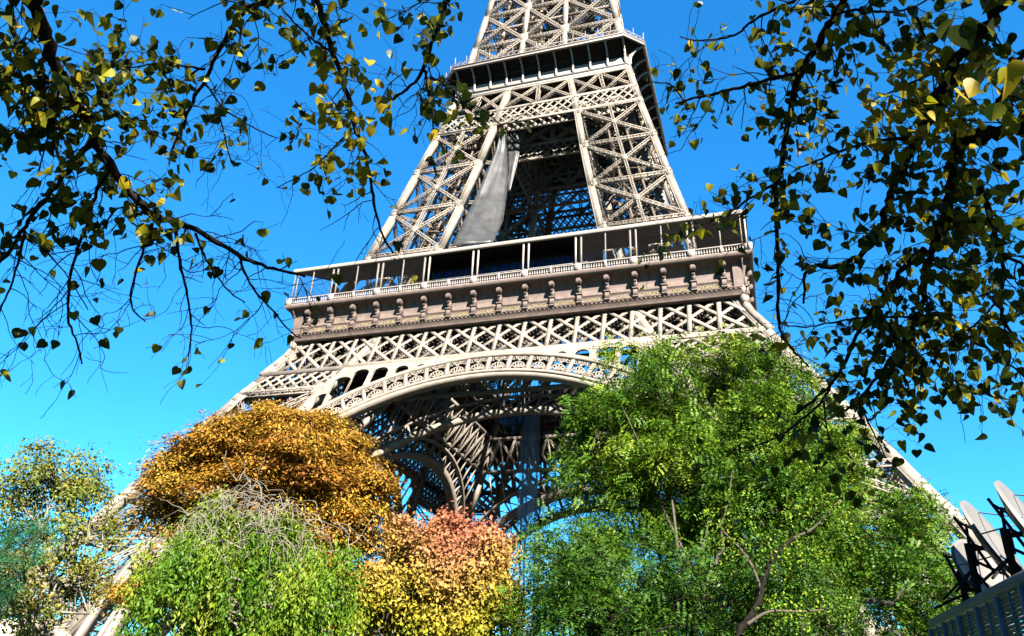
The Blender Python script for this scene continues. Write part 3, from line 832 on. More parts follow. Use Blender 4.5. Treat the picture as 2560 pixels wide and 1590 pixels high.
# builders' hoist: lattice masts wrapped in blue net, hanging lines
ho = tag(empty('construction_hoist', tuple(onY(1345, 1300, -4)*np.array([1, 1, 0]))), 'blue netted builders hoist with tall lattice masts standing under the big arch', 'hoist')
hx = ho.location[0]; hy = ho.location[1]
m = MB()
for x in (-2.6, -0.2): m.lat((x, 0, 0), (x, 0, 55), (0, -1, 0), 0.8, 0.8, 0.9, 0.1, 0.07)
m.build('mast', DARK, ho)
m = MB()
for i in range(9): 
    x = -3.3+i*0.75+0.2*math.sin(i*5); m.tube([(x, -0.9, 0), (x, -0.9, 55)], 0.035, 4)
m.build('cables', WHITE, ho)
m = MB(); m.quad((-3.2, -1.0, 0), (0.2, -1.0, 0), (0.2, -1.0, 48), (-3.2, -1.0, 48)); m.build('net', NET, ho)

# ------------------------------------------------------------------ trees
def leaves(cent, nor, size, asp, rg, up=None):
    """one diamond leaf per centre; nor = leaf normal, size (n,), asp width/length; up = leaf axis"""
    n = len(cent)
    if up is None: up = nrm(rg.normal(size=(n, 3)))
    t = nrm(up-nor*np.sum(up*nor, 1, keepdims=True)); b = np.cross(nor, t)
    s = size[:, None]
    V = np.stack([cent-t*s*0.5, cent+b*s*0.5*asp-nor*s*0.06, cent+t*s*0.5, cent-b*s*0.5*asp-nor*s*0.06], 1).reshape(-1, 3)
    Fc = np.arange(n*4).reshape(n, 4)
    return V, Fc
def curve3(p0, p1, sag, n, rg, jit=0.0):
    t = np.linspace(0, 1, n)[:, None]; p = p0*(1-t)+p1*t
    p[:, 2] += sag*4*(t*(1-t))[:, 0]
    j = rg.normal(size=(n, 3))*jit; j[0] = 0; j[-1] = 0
    return p+j
def tree(name, label, base, lobes, leafm, barkm, n_clump, per, lsize, asp=0.6, kind='round', clump=1.1, trunk_r=0.35, seed=1, group=None,
         cat='tree', tint=None, fill=0.55, limbs=5, trunk_h=0.3, jit=0.25, sparse_r=0.0, lsd=0.25, bough=17, bscale=1.5):
    """lobes: (x, y, z, rx, ry, rz) world; foliage clumps are spread through and over the lobes"""
    rg = np.random.default_rng(seed)
    root = tag(empty(name, (base[0], base[1], 0)), label, cat, group)
    base = np.array([base[0], base[1], 0.0])
    lobes = np.array(lobes, float); vol = lobes[:, 3]*lobes[:, 4]*lobes[:, 5]; vol = vol**0.75; pr = vol/vol.sum()
    # boughs: medium masses spread over the lobes, then clumps over each bough
    NB = max(8, n_clump//bough); li = rg.choice(len(lobes), NB, p=pr); L = lobes[li]
    d = nrm(rg.normal(size=(NB, 3))); rr = fill+(1.02-fill)*rg.random(NB)**0.6
    bc = L[:, :3]+d*L[:, 3:]*rr[:, None]; bR = bscale*(0.65+0.7*rg.random(NB)); btint = rg.random(NB)
    bi = rg.integers(0, NB, n_clump); d2 = nrm(rg.normal(size=(n_clump, 3))+np.array([0, 0, 0.35])+d[bi]*0.7)
    d2 = nrm(d2); cc = bc[bi]+d2*(bR[bi]*(0.5+0.55*rg.random(n_clump)))[:, None]*np.array([1.15, 1.15, 0.75 if kind != 'weep' else 1.0])
    cc[:, 2] = np.maximum(cc[:, 2], 0.6)
    outn = nrm(d2+d[bi]*0.4)
    ctint = np.clip(0.55*btint[bi]+0.45*rg.random(n_clump), 0, 1)
    # leaves in each clump
    m = n_clump*per
    ci = np.repeat(np.arange(n_clump), per)
    cs = clump*(0.6+0.8*rg.random(n_clump))[ci][:, None]
    if kind == 'flat':      # horizontal pads, drooping palmate leaves
        off = rg.normal(size=(m, 3)).clip(-1.8, 1.8)*np.array([1, 1, 0.3])*0.55
        off[:, 2] -= 0.25*np.sum(off[:, :2]**2, 1)
        nor = nrm(np.array([0, 0, 1.0])+rg.normal(size=(m, 3))*0.45+nrm(off*[1, 1, 0])*0.5)
        up = nrm(nrm(off*[1, 1, 0]+1e-6)*1.0+np.array([0, 0, -0.7])+rg.normal(size=(m, 3))*0.35)
    elif kind == 'weep':    # long hanging strands
        off = rg.normal(size=(m, 3))*np.array([0.16, 0.16, 0.15]); off[:, 2] -= rg.random(m)**0.9*1.7
        off[:, :2] *= (1+0.5*off[:, 2:3]).clip(0.2, 1.3)+0.5
        off += outn[ci]*(-off[:, 2:3]*0.12)
        nor = nrm(outn[ci]*0.8+rg.normal(size=(m, 3))*0.7); up = nrm(np.array([0, 0, -1.0])+rg.normal(size=(m, 3))*0.5)
    elif kind == 'frond':   # feathery compound leaves: rows of leaflets along arching stalks
        nl = 12; nf = per//nl; per = nf*nl; m = n_clump*per; ci = np.repeat(np.arange(n_clump), per)
        cs = clump*(0.6+0.8*rg.random(n_clump))[ci][:, None]
        F_ = n_clump*nf; fc = np.repeat(np.arange(n_clump), nf)
        fo = rg.normal(size=(F_, 3)).clip(-1.7, 1.7)*0.5
        fd = nrm(outn[fc]*0.8+rg.normal(size=(F_, 3))*0.7+np.array([0, 0, -0.25]))
        fl_ = 0.28+0.2*rg.random(F_)
        fs = nrm(np.cross(fd, nrm(rg.normal(size=(F_, 3))+np.array([0, 0, 1.5]))))
        k = np.tile(np.arange(nl), F_); fi = np.repeat(np.arange(F_), nl)
        tt = (k//2+0.5)/(nl/2); sg = np.where(k % 2 == 0, 1, -1)
        off = fo[fi]+fd[fi]*(fl_[fi]*tt)[:, None]+fs[fi]*(sg*lsize*0.55)[:, None]
        off[:, 2] -= 0.25*(tt**2)*fl_[fi]
        off = off/1.0; cs = np.ones((m, 1))*1.0
        off[:] = fo[fi]*clump*(0.6+0.8*rg.random(n_clump))[ci][:, None]+(off-fo[fi])*1.35
        up = nrm(fs[fi]*sg[:, None]+fd[fi]*0.45); nor = nrm(np.cross(fs[fi], fd[fi])+rg.normal(size=(m, 3))*0.18)
    else:
        off = rg.normal(size=(m, 3)).clip(-1.8, 1.8)*0.45
        nor = nrm(outn[ci]*0.7+rg.normal(size=(m, 3))*0.8+np.array([0, 0, 0.3])); up = nrm(np.array([0, 0, -0.6])+rg.normal(size=(m, 3))*0.8)
    P = cc[ci]+off*cs
    P[:, 2] = np.maximum(P[:, 2], 0.2)
    size = lsize*(1+lsd*rg.normal(size=m)).clip(0.5, 1.7)
    V, Fc = leaves(P, nor, size, asp, rg, up)
    T = (0.62*ctint[ci]+0.38*rg.random(m))
    if tint is not None: T = tint(P, T, rg)
    npmesh('foliage', V-base, Fc, leafm, root, tint=np.clip(T, 0, 1))
    # trunk and limbs reaching into the lobes
    tb = MB(); top = lobes[:, 2].max()+lobes[lobes[:, 2].argmax(), 5]*0.3
    ctr = (lobes[:, :3]*pr[:, None]).sum(0)
    n = 7; t = np.linspace(0, 1, n)
    hgt = max(1.5, top*trunk_h)
    tp_ = np.array([base[0]+(ctr[0]-base[0])*0.3, base[1]+(ctr[1]-base[1])*0.3, hgt])
    pts = curve3(base.copy(), tp_, 0, n, rg, 0.04*trunk_r/0.3); tb.tube(pts-base, trunk_r*(1.25-0.45*t), 10)
    br = MB()
    order = np.argsort(-vol)[:max(limbs, 1)]
    ends = []
    for q in range(limbs):
        Lb = lobes[order[q % len(order)]]
        e = Lb[:3]+rg.normal(size=3)*Lb[3:]*0.35; e[2] = max(e[2], hgt+0.5)
        p = curve3(tp_.copy(), e, abs(e[2]-hgt)*0.08, 9, rg, jit); r = np.linspace(trunk_r*0.62, trunk_r*0.16, 9)
        br.tube(p-base, r, 8); ends.append((p, r))
    # secondary branches out to a sample of clumps
    for c in rg.choice(n_clump, min(n_clump, 70), replace=False):
        p, r = ends[rg.integers(len(ends))]
        dd = np.linalg.norm(p-cc[c], axis=1); i = int(np.argmin(dd[2:])+2); i = max(2, i-1)
        q = curve3(p[i].copy(), cc[c].copy(), 0.25, 6, rg, jit*0.6); br.tube(q-base, np.linspace(max(0.03, r[i]*0.55), 0.018, 6), 5)
    tr = tb.build('trunk', barkm, root, smooth=True); br.build('branches', barkm, root, smooth=True)
    return root
def lobe(px, py, D, rpx, rpy, rd=None):
    """crown lobe whose outline is centred on an image point, at horizontal distance D, radii in pixels"""
    c = atdist(px, py, D); s = np.linalg.norm(c-CAM)/F
    rx, rz = rpx*s, rpy*s
    return (c[0], c[1], c[2], rx, rd or (rx+rz)/2, rz)
def gbase(px, D):
    c = atdist(px, 1590, D); return (c[0], c[1])

ORANGE = leafmat('chestnut_leaf', [(0.17,0.065,0.016), (0.34,0.14,0.022), (0.45,0.22,0.025), (0.47,0.31,0.035), (0.36,0.32,0.045)], 0.26)
ROBIN = leafmat('locust_leaf', [(0.015,0.055,0.004), (0.035,0.11,0.006), (0.08,0.18,0.010), (0.22,0.33,0.018), (0.50,0.47,0.03)], 0.2)
WEEP = leafmat('weeping_leaf', [(0.02,0.08,0.006), (0.06,0.16,0.01), (0.14,0.25,0.015), (0.30,0.34,0.03), (0.30,0.28,0.06)], 0.24)
MAPLE = leafmat('maple_leaf', [(0.24,0.30,0.02), (0.44,0.37,0.03), (0.52,0.34,0.06), (0.55,0.24,0.10), (0.50,0.14,0.08)], 0.3)
PLANE = leafmat('plane_leaf', [(0.08,0.14,0.02), (0.15,0.21,0.03), (0.24,0.26,0.04), (0.30,0.25,0.04), (0.30,0.18,0.03)], 0.28)
FEATH = leafmat('feathery_leaf', [(0.015,0.09,0.03), (0.03,0.15,0.05), (0.05,0.20,0.06)], 0.26)
DEEP = leafmat('shade_leaf', [(0.008,0.03,0.003), (0.02,0.07,0.005), (0.06,0.14,0.010), (0.17,0.26,0.02)], 0.12)  # locust greens darkened to carry shade; also the yew's own dark green

# orange horse chestnut
tree('chestnut_tree', 'large rounded orange and rust coloured tree in front of the left leg', gbase(700, 42),
     [lobe(680, 1225, 42, 230, 150), lobe(570, 1210, 42, 130, 95), lobe(820, 1220, 42, 85, 110), lobe(870, 1340, 41, 60, 120), lobe(460, 1290, 42, 55, 70),
      lobe(750, 1150, 43, 130, 80), lobe(915, 1450, 41, 45, 90), lobe(400, 1420, 41, 35, 80), lobe(670, 1120, 43, 130, 65), lobe(700, 1420, 43, 220, 150)],
     ORANGE, BARK, 2500, 120, 0.2, 0.42, 'flat', 0.95, 0.4, bough=13, bscale=1.05, seed=3, limbs=7, fill=0.85)
# weeping pagoda tree
def weeptint(P, T, rg): return T*0.65+0.22*(1+np.sin(P[:, 0]*1.7+P[:, 2]*0.9)*np.cos(P[:, 1]*1.3-P[:, 2]*1.1))*0.7+np.where(P[:, 2] > 8.2, 0.35, 0.0)*rg.random(len(T))
tree('weeping_tree', 'green weeping tree with bare grey twigs at its top, before the orange tree', gbase(600, 31),
     [lobe(610, 1440, 31, 200, 130), lobe(480, 1500, 31, 110, 90), lobe(780, 1460, 31, 100, 110), lobe(620, 1320, 32, 90, 70), lobe(720, 1370, 31, 100, 70), lobe(390, 1570, 30, 50, 50), lobe(840, 1570, 30, 30, 80)],
     WEEP, BARKL, 820, 100, 0.17, 0.36, 'weep', 0.95, 0.28, seed=5, limbs=7, tint=weeptint, trunk_h=0.55, bough=11, bscale=0.75)
# bare grey twig tangle on top of the weeping tree
tw = MB(); wroot = [o for o in bpy.data.objects if o.name == 'weeping_tree'][0]
rg = np.random.default_rng(11)
for i in range(190):
    px, py = rg.normal(640, 95), rg.normal(1270, 60)
    if py < 1185+abs(px-620)*0.55: py = 1185+abs(px-620)*0.55+rg.random()*50
    D = 31+rg.normal()*1.0-1.2
    p0 = atdist(px, py, D); q = [p0]; dr = nrm(np.array([rg.normal()*0.8, rg.normal()*0.8, 0.3]))
    for k in range(5): dr = nrm(dr+rg.normal(size=3)*0.45+np.array([0, 0, -0.38])); q.append(q[-1]+dr*0.32)
    tw.tube(np.array(q)-np.array(wroot.location), np.linspace(0.014, 0.006, 6), 4)
tw.build('bare_twigs', BARKL, wroot)
# red and gold maple
def maptint(P, T, rg):
    z = (P[:, 2]-5.2)/4.3; return T*0.35+z*0.62+0.08+0.10*np.sin(P[:, 0]*1.3)
tree('maple_tree', 'small maple with salmon red top and golden yellow lower leaves below the arch', gbase(1120, 36),
     [lobe(1110, 1430, 36, 110, 80), lobe(1180, 1400, 36, 85, 75), lobe(1035, 1400, 36, 60, 60), lobe(1110, 1540, 36, 150, 100), lobe(970, 1530, 36, 60, 70), lobe(1215, 1480, 36, 55, 90), lobe(1150, 1345, 36, 60, 40)],
     MAPLE, BARK, 900, 90, 0.17, 0.7, 'round', 0.75, 0.2, seed=9, limbs=6, tint=maptint, fill=0.4, bough=12, bscale=0.8)
# big feathery locust on the right
tree('locust_tree', 'huge feathery yellow-green tree hiding the right side of the arch', gbase(1750, 38),
     [lobe(1720, 1120, 38, 220, 180), lobe(1640, 970, 38, 130, 75), lobe(1740, 940, 38, 120, 60), lobe(1850, 1010, 38, 150, 110), lobe(1530, 1130, 38, 85, 120), lobe(1490, 1000, 38, 45, 50),
      lobe(1960, 1160, 38, 180, 130), lobe(1480, 1290, 37, 95, 110), lobe(1600, 1250, 38, 160, 100), lobe(2120, 1270, 38, 130, 130), lobe(2000, 1330, 37, 200, 150),
      lobe(2220, 1400, 37, 120, 130), lobe(1440, 1440, 37, 85, 110), lobe(2150, 1520, 36, 190, 120), lobe(2330, 1520, 35, 100, 90), lobe(1540, 1520, 37, 170, 80), lobe(1850, 1180, 39, 250, 170), lobe(1830, 900, 38, 60, 35), lobe(1600, 880, 38, 40, 25), lobe(1900, 1500, 37, 130, 110)],
     ROBIN, BARK, 4600, 96, 0.14, 0.42, 'frond', 0.8, 0.42, seed=21, limbs=10, fill=0.7, bough=17, bscale=0.88, trunk_h=0.22, jit=0.35)
# pale barked plane tree on the left
tree('plane_tree', 'open plane tree with pale limbs and olive leaves at the far left', gbase(110, 47),
     [lobe(120, 1260, 47, 110, 110), lobe(90, 1170, 47, 60, 50), lobe(205, 1230, 47, 60, 60), lobe(40, 1350, 47, 90, 110), lobe(170, 1370, 47, 90, 90), lobe(110, 1480, 46, 120, 90), lobe(190, 1480, 46, 60, 80), lobe(20, 1230, 47, 60, 80)],
     PLANE, BARKL, 380, 60, 0.15, 0.75, 'round', 0.7, 0.3, seed=31, bough=8, bscale=0.9, limbs=8, fill=0.3, trunk_h=0.3, jit=0.4)
tree('feathery_tree', 'bright green feathery branch clump beside the pale plane tree at the left edge', gbase(-30, 40),
     [lobe(50, 1370, 40, 75, 38), lobe(0, 1400, 40, 60, 40), lobe(-60, 1420, 40, 90, 70), lobe(-40, 1520, 40, 60, 60)],
     FEATH, BARK, 170, 96, 0.11, 0.3, 'frond', 0.6, 0.2, seed=33, limbs=4, bough=10, bscale=0.6)
# low yew, then an added tree: the locust's shadow painted as dark leaves
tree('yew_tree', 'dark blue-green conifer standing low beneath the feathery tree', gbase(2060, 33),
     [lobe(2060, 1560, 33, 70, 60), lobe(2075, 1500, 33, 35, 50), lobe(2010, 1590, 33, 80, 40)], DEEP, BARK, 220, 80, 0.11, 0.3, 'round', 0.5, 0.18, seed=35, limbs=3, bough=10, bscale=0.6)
tree('shade_standin_tree', 'added dark-leaved tree standing in for shaded foliage at the bottom centre, right of the maple', gbase(1500, 30),
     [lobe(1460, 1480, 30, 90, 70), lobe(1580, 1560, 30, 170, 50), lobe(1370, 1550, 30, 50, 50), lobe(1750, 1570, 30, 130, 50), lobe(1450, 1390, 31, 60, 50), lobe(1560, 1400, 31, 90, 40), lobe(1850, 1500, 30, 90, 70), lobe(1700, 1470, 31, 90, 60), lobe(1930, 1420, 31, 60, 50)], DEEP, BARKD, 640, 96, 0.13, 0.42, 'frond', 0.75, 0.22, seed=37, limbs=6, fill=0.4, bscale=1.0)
# crooked bare limbs crossing the lower part of the locust: a leaning tree of its own
lt = tag(empty('leaning_tree', (*gbase(1800, 27), 0)), 'dark crooked leaning trunk forking in front of the feathery tree near the bottom', 'tree')
lb = np.array([lt.location[0], lt.location[1], 0.0])
def poly(mb, pts, D, r0, r1, base, sides=8):
    P = [atdist(x, y, D) for x, y in pts]; P = smoothpts(np.array(P), 3); mb.tube(P-base, np.linspace(r0, r1, len(P)), sides)
def smoothpts(P, k):
    for _ in range(k):
        Q = [P[0]]
        for a, b in zip(P[:-1], P[1:]): Q += [a*0.75+b*0.25, a*0.25+b*0.75]
        Q.append(P[-1]); P = np.array(Q)
        if len(P) > 60: break
    return P
m = MB(); P = [np.array([lb[0], lb[1], 0.0]), atdist(1835, 1590, 27), atdist(1875, 1545, 27), atdist(1900, 1500, 27), atdist(1912, 1440, 27), atdist(1930, 1390, 27), atdist(1985, 1345, 27)]
P = smoothpts(np.array(P), 3); m.tube(P-lb, np.linspace(0.13, 0.05, len(P)), 8); m.build('trunk', BARKD, lt, smooth=True)
m = MB()
poly(m, [(1905,1480), (1880,1410), (1850,1370), (1800,1320)], 27, 0.05, 0.02, lb)
m.build('branch', BARK, lt, smooth=True); m = MB()
poly(m, [(1870,1560), (1920,1525), (1990,1530), (2060,1525)], 26.5, 0.06, 0.02, lb)
m.build('branch', BARK, lt, smooth=True); m = MB()
poly(m, [(1985,1345), (2040,1320), (2100,1250)], 27, 0.05, 0.02, lb)
m.build('branch', BARK, lt, smooth=True)
rg = np.random.default_rng(77); ce = []
for x, y in [(1985,1345), (2030,1320), (2100,1250), (2060,1525), (1990,1530), (1800,1320), (1850,1370), (1920,1400), (2080,1290), (2030,1540), (1830,1350), (1960,1500)]:
    c0 = atdist(x, y, 27); ce += [c0+rg.normal(size=3)*0.3 for _ in range(3)]
ce = np.array(ce); ci = np.repeat(np.arange(len(ce)), 70); PP = ce[ci]+rg.normal(size=(len(ci), 3)).clip(-1.8, 1.8)*0.3
V, Fc = leaves(PP, nrm(rg.normal(size=PP.shape)+[0, 0, 0.8]), np.full(len(PP), 0.12), 0.5, rg, nrm(rg.normal(size=PP.shape)+[0, 0, -0.8]))
npmesh('foliage', V-lb, Fc, ROBIN, lt, tint=0.2+0.7*rg.random(len(PP)))
m2 = tag(empty('twisted_tree', (*gbase(1700, 34), 0)), 'slender twisted trunk rising through the middle of the feathery foliage', 'tree')
b2 = np.array([m2.location[0], m2.location[1], 0.0])
m = MB(); P = [b2.copy(), atdist(1720, 1580, 34), atdist(1780, 1440, 34), atdist(1795, 1385, 34), atdist(1812, 1370, 34), atdist(1800, 1320, 34), atdist(1818, 1270, 34), atdist(1830, 1180, 34)]
P = smoothpts(np.array(P), 3); m.tube(P-b2, np.linspace(0.10, 0.03, len(P)), 8); m.build('trunk', BARK, m2, smooth=True)
m = MB(); poly(m, [(1710,1560), (1705,1480), (1695,1400), (1690,1330), (1680,1250)], 34, 0.12, 0.04, b2); poly(m, [(1700,1430), (1760,1370), (1770,1300)], 34, 0.06, 0.03, b2)
m.build('branches', BARK, m2, smooth=True)

# ------------------------------------------------------------------ broadcast truck with dishes, lower right
def onZ(px, py, z):
    d = ray(px, py); return CAM+d*((z-CAM[2])/d[2])
ZR = 3.9
a = onZ(2400, 1508, ZR); b = onZ(2570, 1418, ZR)
u = nrm(b-a); u[2] = 0; nn_ = np.array([u[1], -u[0], 0.0])
if np.dot(nn_, CAM-a) < 0: nn_ = -nn_
L0, L1 = -2.5, 7.5
tr = tag(empty('broadcast_truck', (a[0], a[1], 0)), 'dark grey broadcast truck with louvred side panels at the lower right corner', 'truck')
def T(x, y, z): v = u*x-nn_*y; return (v[0], v[1], z)     # local: x along the side, y into the body
def tbox(mb, x0, x1, y0, y1, z0, z1):
    V = [T(x0,y0,z0), T(x1,y0,z0), T(x1,y1,z0), T(x0,y1,z0), T(x0,y0,z1), T(x1,y0,z1), T(x1,y1,z1), T(x0,y1,z1)]; mb.raw(V, MB.BOXF)
STEEL = mat('blue_grey_steel', (0.10, 0.12, 0.15), 0.4, 0.1, 2)
m = MB(); tbox(m, L0, L1, 0.06, 2.5, 0.75, 2.3); m.build('body', DARK, tr)
m = MB(); tbox(m, L0-0.02, L1+0.02, 0.0, 0.55, ZR-0.14, ZR); tbox(m, L0, L1, 2.45, 2.55, ZR-0.14, ZR)
for x in np.arange(L0, L1+0.1, 1.25): tbox(m, x-0.04, x+0.04, 0.55, 2.45, ZR-0.12, ZR-0.02); tbox(m, x-0.04, x+0.04, 2.46, 2.54, 2.3, ZR-0.14)
m2x = m; pass; tbox(m, L0, L1, 0.0, 0.06, 2.25, 2.38); tbox(m, L0, L1, -0.01, 0.06, 0.7, 0.95)
np_ = 9
for i in range(np_+1):
    x = L0+i*(L1-L0)/np_; tbox(m, x-0.05, x+0.05, -0.03, 0.06, 0.7, ZR-0.16)
for i in range(np_): 
    x = L0+(i+0.5)*(L1-L0)/np_; tbox(m, x-0.015, x+0.015, -0.005, 0.06, 0.95, ZR-0.16)
m.build('frame', STEEL, tr)
for i in range(np_):
    x0 = L0+i*(L1-L0)/np_+0.07; x1 = L0+(i+1)*(L1-L0)/np_-0.07
    m = MB()
    for z in np.arange(2.42, ZR-0.2, 0.055): tbox(m, x0, x1, 0.02, 0.05, z, z+0.038)
    m.build('louvre_panel', BLIND, tr)
m = MB()
for x in (L0+0.8, L0+2.0, L1-1.2):
    c = np.array(T(x, 0.25, 0.48)); ang = np.linspace(0, 2*np.pi, 21)[:-1]
    for r_, o_ in ((0.48, 0.0),):
        ring = [c+u*math.cos(t)*r_+np.array([0, 0, math.sin(t)*r_]) for t in ang]
        V = ring+[p-nn_*0.3 for p in ring]+[c, c-nn_*0.3]; k = len(ang)
        m.raw(V, [[i, (i+1) % k, (i+1) % k+k, i+k] for i in range(k)]+[[i, (i+1) % k, 2*k, 2*k] for i in range(k)])
m.build('wheels', DARK, tr)
def dish(c, aim, rad, label, depth_=0.13):
    """parabolic dish on a pedestal mount; c = centre of the dish, world"""
    c = np.array(c); aim = nrm(np.array(aim, float)); base = np.array([c[0]-aim[0]*0.45, c[1]-aim[1]*0.45, ZR])
    r_ = tag(empty('satellite_dish', tuple(base)), label, 'satellite dish', 'dishes on the truck roof')
    s = nrm(np.cross(aim, [0, 0, 1])); t = np.cross(s, aim); m = MB()
    N, K = 40, 8; V = []
    for side_ in (0, 1):
        for i in range(K+1):
            rr = rad*i/K
            for j in range(N):
                an = 2*math.pi*j/N; V.append(c-base+s*rr*math.cos(an)+t*rr*math.sin(an)*1.08+aim*(depth_*rad*1.6*((i/K)**2-1))-aim*0.05*side_)
    Fc = []
    for side_ in (0, 1):
        o_ = side_*(K+1)*N
        for i in range(K):
            for j in range(N): Fc.append([o_+i*N+j, o_+i*N+(j+1) % N, o_+(i+1)*N+(j+1) % N, o_+(i+1)*N+j])
    for j in range(N): Fc.append([K*N+j, K*N+(j+1) % N, (K+1)*N+K*N+(j+1) % N, (K+1)*N+K*N+j])
    m.raw(V, Fc); m.build('reflector', WHITE, r_, smooth=True)
    m = MB()
    back = c-base-aim*0.22
    m.tube([(0, 0, 0), (0, 0, back[2]-0.05)], 0.055, 10)
    m.bars(np.array([0, 0, back[2]-0.25]), np.array([0, 0, back[2]+0.1]), 0.12, 0.11, s); m.bars(np.array([0, 0, back[2]-0.5]), np.array([0, 0, back[2]-0.42]), 0.16, 0.13, s)
    m.tube([np.array([0, 0, back[2]]), back], 0.04, 8)
    m.build('pedestal', DARK, r_, smooth=False)
    m = MB()
    for q in (-0.35, 0.35): m.bars(back+s*q-t*rad*0.75, back+s*q+t*rad*0.75, 0.04, 0.04, aim)
    for q in (-0.6, 0, 0.6): m.bars(back-s*rad*0.6+t*q*rad, back+s*rad*0.6+t*q*rad, 0.03, 0.03, aim)
    for q in (-0.8, 0.8): m.tube([back+t*q*rad*0.8, np.array([0, 0, back[2]-0.15])], 0.025, 5); 
    for a_ in (0.9, 2.4, 4.0): m.tube([np.array([0, 0, back[2]-0.3]), np.array([0.6*math.cos(a_), 0.6*math.sin(a_), 0])], 0.022, 5)
    m.build('back_frame', DARK, r_)
    m = MB(); fp = c-base+aim*rad*0.95
    for q in (0, 2.1, 4.2): m.tube([c-base+s*rad*0.95*math.cos(q)+t*rad*math.sin(q), fp], 0.012, 4)
    m.tube([fp-aim*0.1, fp+aim*0.12], 0.05, 8); m.build('feed_horn', STEEL, r_)
    return r_
dc = atdist(2490, 1352, 14.6); fw = nrm((dc-CAM)*np.array([1, 1, 0])); rt = np.array([fw[1], -fw[0], 0])
aim = rt*0.92-fw*0.24+np.array([0, 0, 0.42])
dish(dc, aim, 0.68, 'pale satellite dish tilted edge-on, nearest the tower leg, on the truck roof')
dish(atdist(2590, 1315, 13.4), aim, 0.70, 'higher pale satellite dish cut by the right picture edge on the truck roof')
dish(atdist(2452, 1420, 15.6), rt*0.75+fw*0.0+np.array([0, 0, 0.35])-fw*0.6, 0.5, 'smaller low satellite dish partly hidden behind the tilted edge-on one')
# ------------------------------------------------------------------ overhanging linden branches close to the camera
LIND = leafmat('linden_leaf', [(0.04,0.06,0.006), (0.09,0.11,0.008), (0.20,0.20,0.010), (0.45,0.42,0.015), (0.62,0.42,0.03)], 0.5, 0.40)
def z8(p): return [(x/1.68, y/1.68) for x, y in p]
def z5(p): return [(1700+x/2.7, y/2.7) for x, y in p]
def z6(p): return [(1850+x/2.327, 500+y/2.327) for x, y in p]
def z1(p): return [(1000+x/2.7, y/2.7) for x, y in p]
# each: (pixel polyline, start radius px, end radius px, near depth, far depth, leafiness)
LEFT = [
 (z8([(100,-60),(130,0),(180,130),(235,280),(285,370),(340,480),(390,580),(460,685),(540,790),(610,880),(650,910),(760,940),(870,990),(980,1060),(1090,1110),(1180,1140),(1280,1160)]), 15, 2.2, 3.6, 5.0),
 (z8([(390,590),(300,700),(200,820),(130,910),(95,970),(50,1050),(-20,1120)]), 6.5, 3, 4.1, 4.5),
 (z8([(105,970),(70,1130),(40,1220),(-10,1320)]), 3.2, 1.5, 4.3, 4.6),
 (z8([(465,700),(410,790),(380,900),(330,1030),(295,1150),(285,1270),(290,1370),(330,1450),(345,1530)]), 4.5, 1.6, 4.3, 4.9),
 (z8([(640,940),(605,1030),(580,1120),(545,1230),(550,1300),(610,1350)]), 3.6, 1.3, 4.4, 4.9),
 (z8([(738,940),(750,1080),(780,1200),(800,1320),(805,1420),(790,1500)]), 3.6, 1.3, 4.6, 5.0),
 (z8([(820,980),(860,1080),(920,1180),(980,1240),(1030,1270)]), 2.6, 1.1, 4.7, 5.0),
 (z8([(1000,1070),(1040,1180),(1100,1260),(1160,1320),(1210,1390),(1260,1420)]), 3, 1.2, 4.8, 5.2),
 (z8([(245,340),(120,350),(30,370),(-20,385)]), 4, 2, 3.8, 4.0),
 (z8([(100,970),(190,1050),(280,1150),(370,1300)]), 2, 1, 4.4, 4.7),
 (z8([(45,-30),(60,150),(90,350),(140,550),(170,650)]), 3.5, 1.5, 3.7, 4.2),
 (z8([(250,370),(225,480),(180,650),(160,740)]), 3, 1.2, 3.9, 4.3),
 (z8([(300,350),(420,430),(560,520),(700,590)]), 2, 1, 3.9, 4.4),
 (z8([(640,910),(500,850),(430,960),(380,1040),(200,1070)]), 2.2, 1, 4.4, 4.7),
 (z8([(1120,-40),(1115,20),(1060,20),(990,80),(950,160),(900,250),(860,340),(800,440),(770,530),(720,630),(710,690)]), 7, 1.8, 4.0, 5.0),
 (z8([(865,350),(930,450),(1000,500),(1070,540),(1160,580)]), 2.2, 1, 4.6, 5.0),
 (z8([(915,460),(950,600),(970,680),(1000,700)]), 1.8, 0.9, 4.6, 5.0),
 (z8([(860,290),(730,270),(640,265),(540,290),(480,260)]), 2.5, 1.2, 4.4, 4.8),
 (z8([(1315,-30),(1370,110),(1400,220),(1440,320),(1470,450),(1490,540),(1530,640),(1560,760),(1570,860),(1600,980),(1650,1060)]), 6.5, 1.8, 4.2, 5.4),
 (z8([(1480,540),(1400,620),(1330,700),(1240,750),(1160,790)]), 2, 0.9, 4.8, 5.3),
 (z8([(1400,220),(1300,160),(1200,60),(1150,-20)]), 2.5, 1.4, 4.2, 4.6),
 (z1([(330,-30),(310,0),(260,180),(190,340),(160,480),(60,590),(-60,680)]), 6, 2.5, 4.4, 5.2),
 (z1([(170,480),(190,640),(220,780),(230,950)]), 3.4, 1.3, 4.8, 5.3),
 (z1([(200,520),(300,570),(350,650),(480,690),(580,760),(690,850)]), 2.6, 1.1, 4.8, 5.3),
]
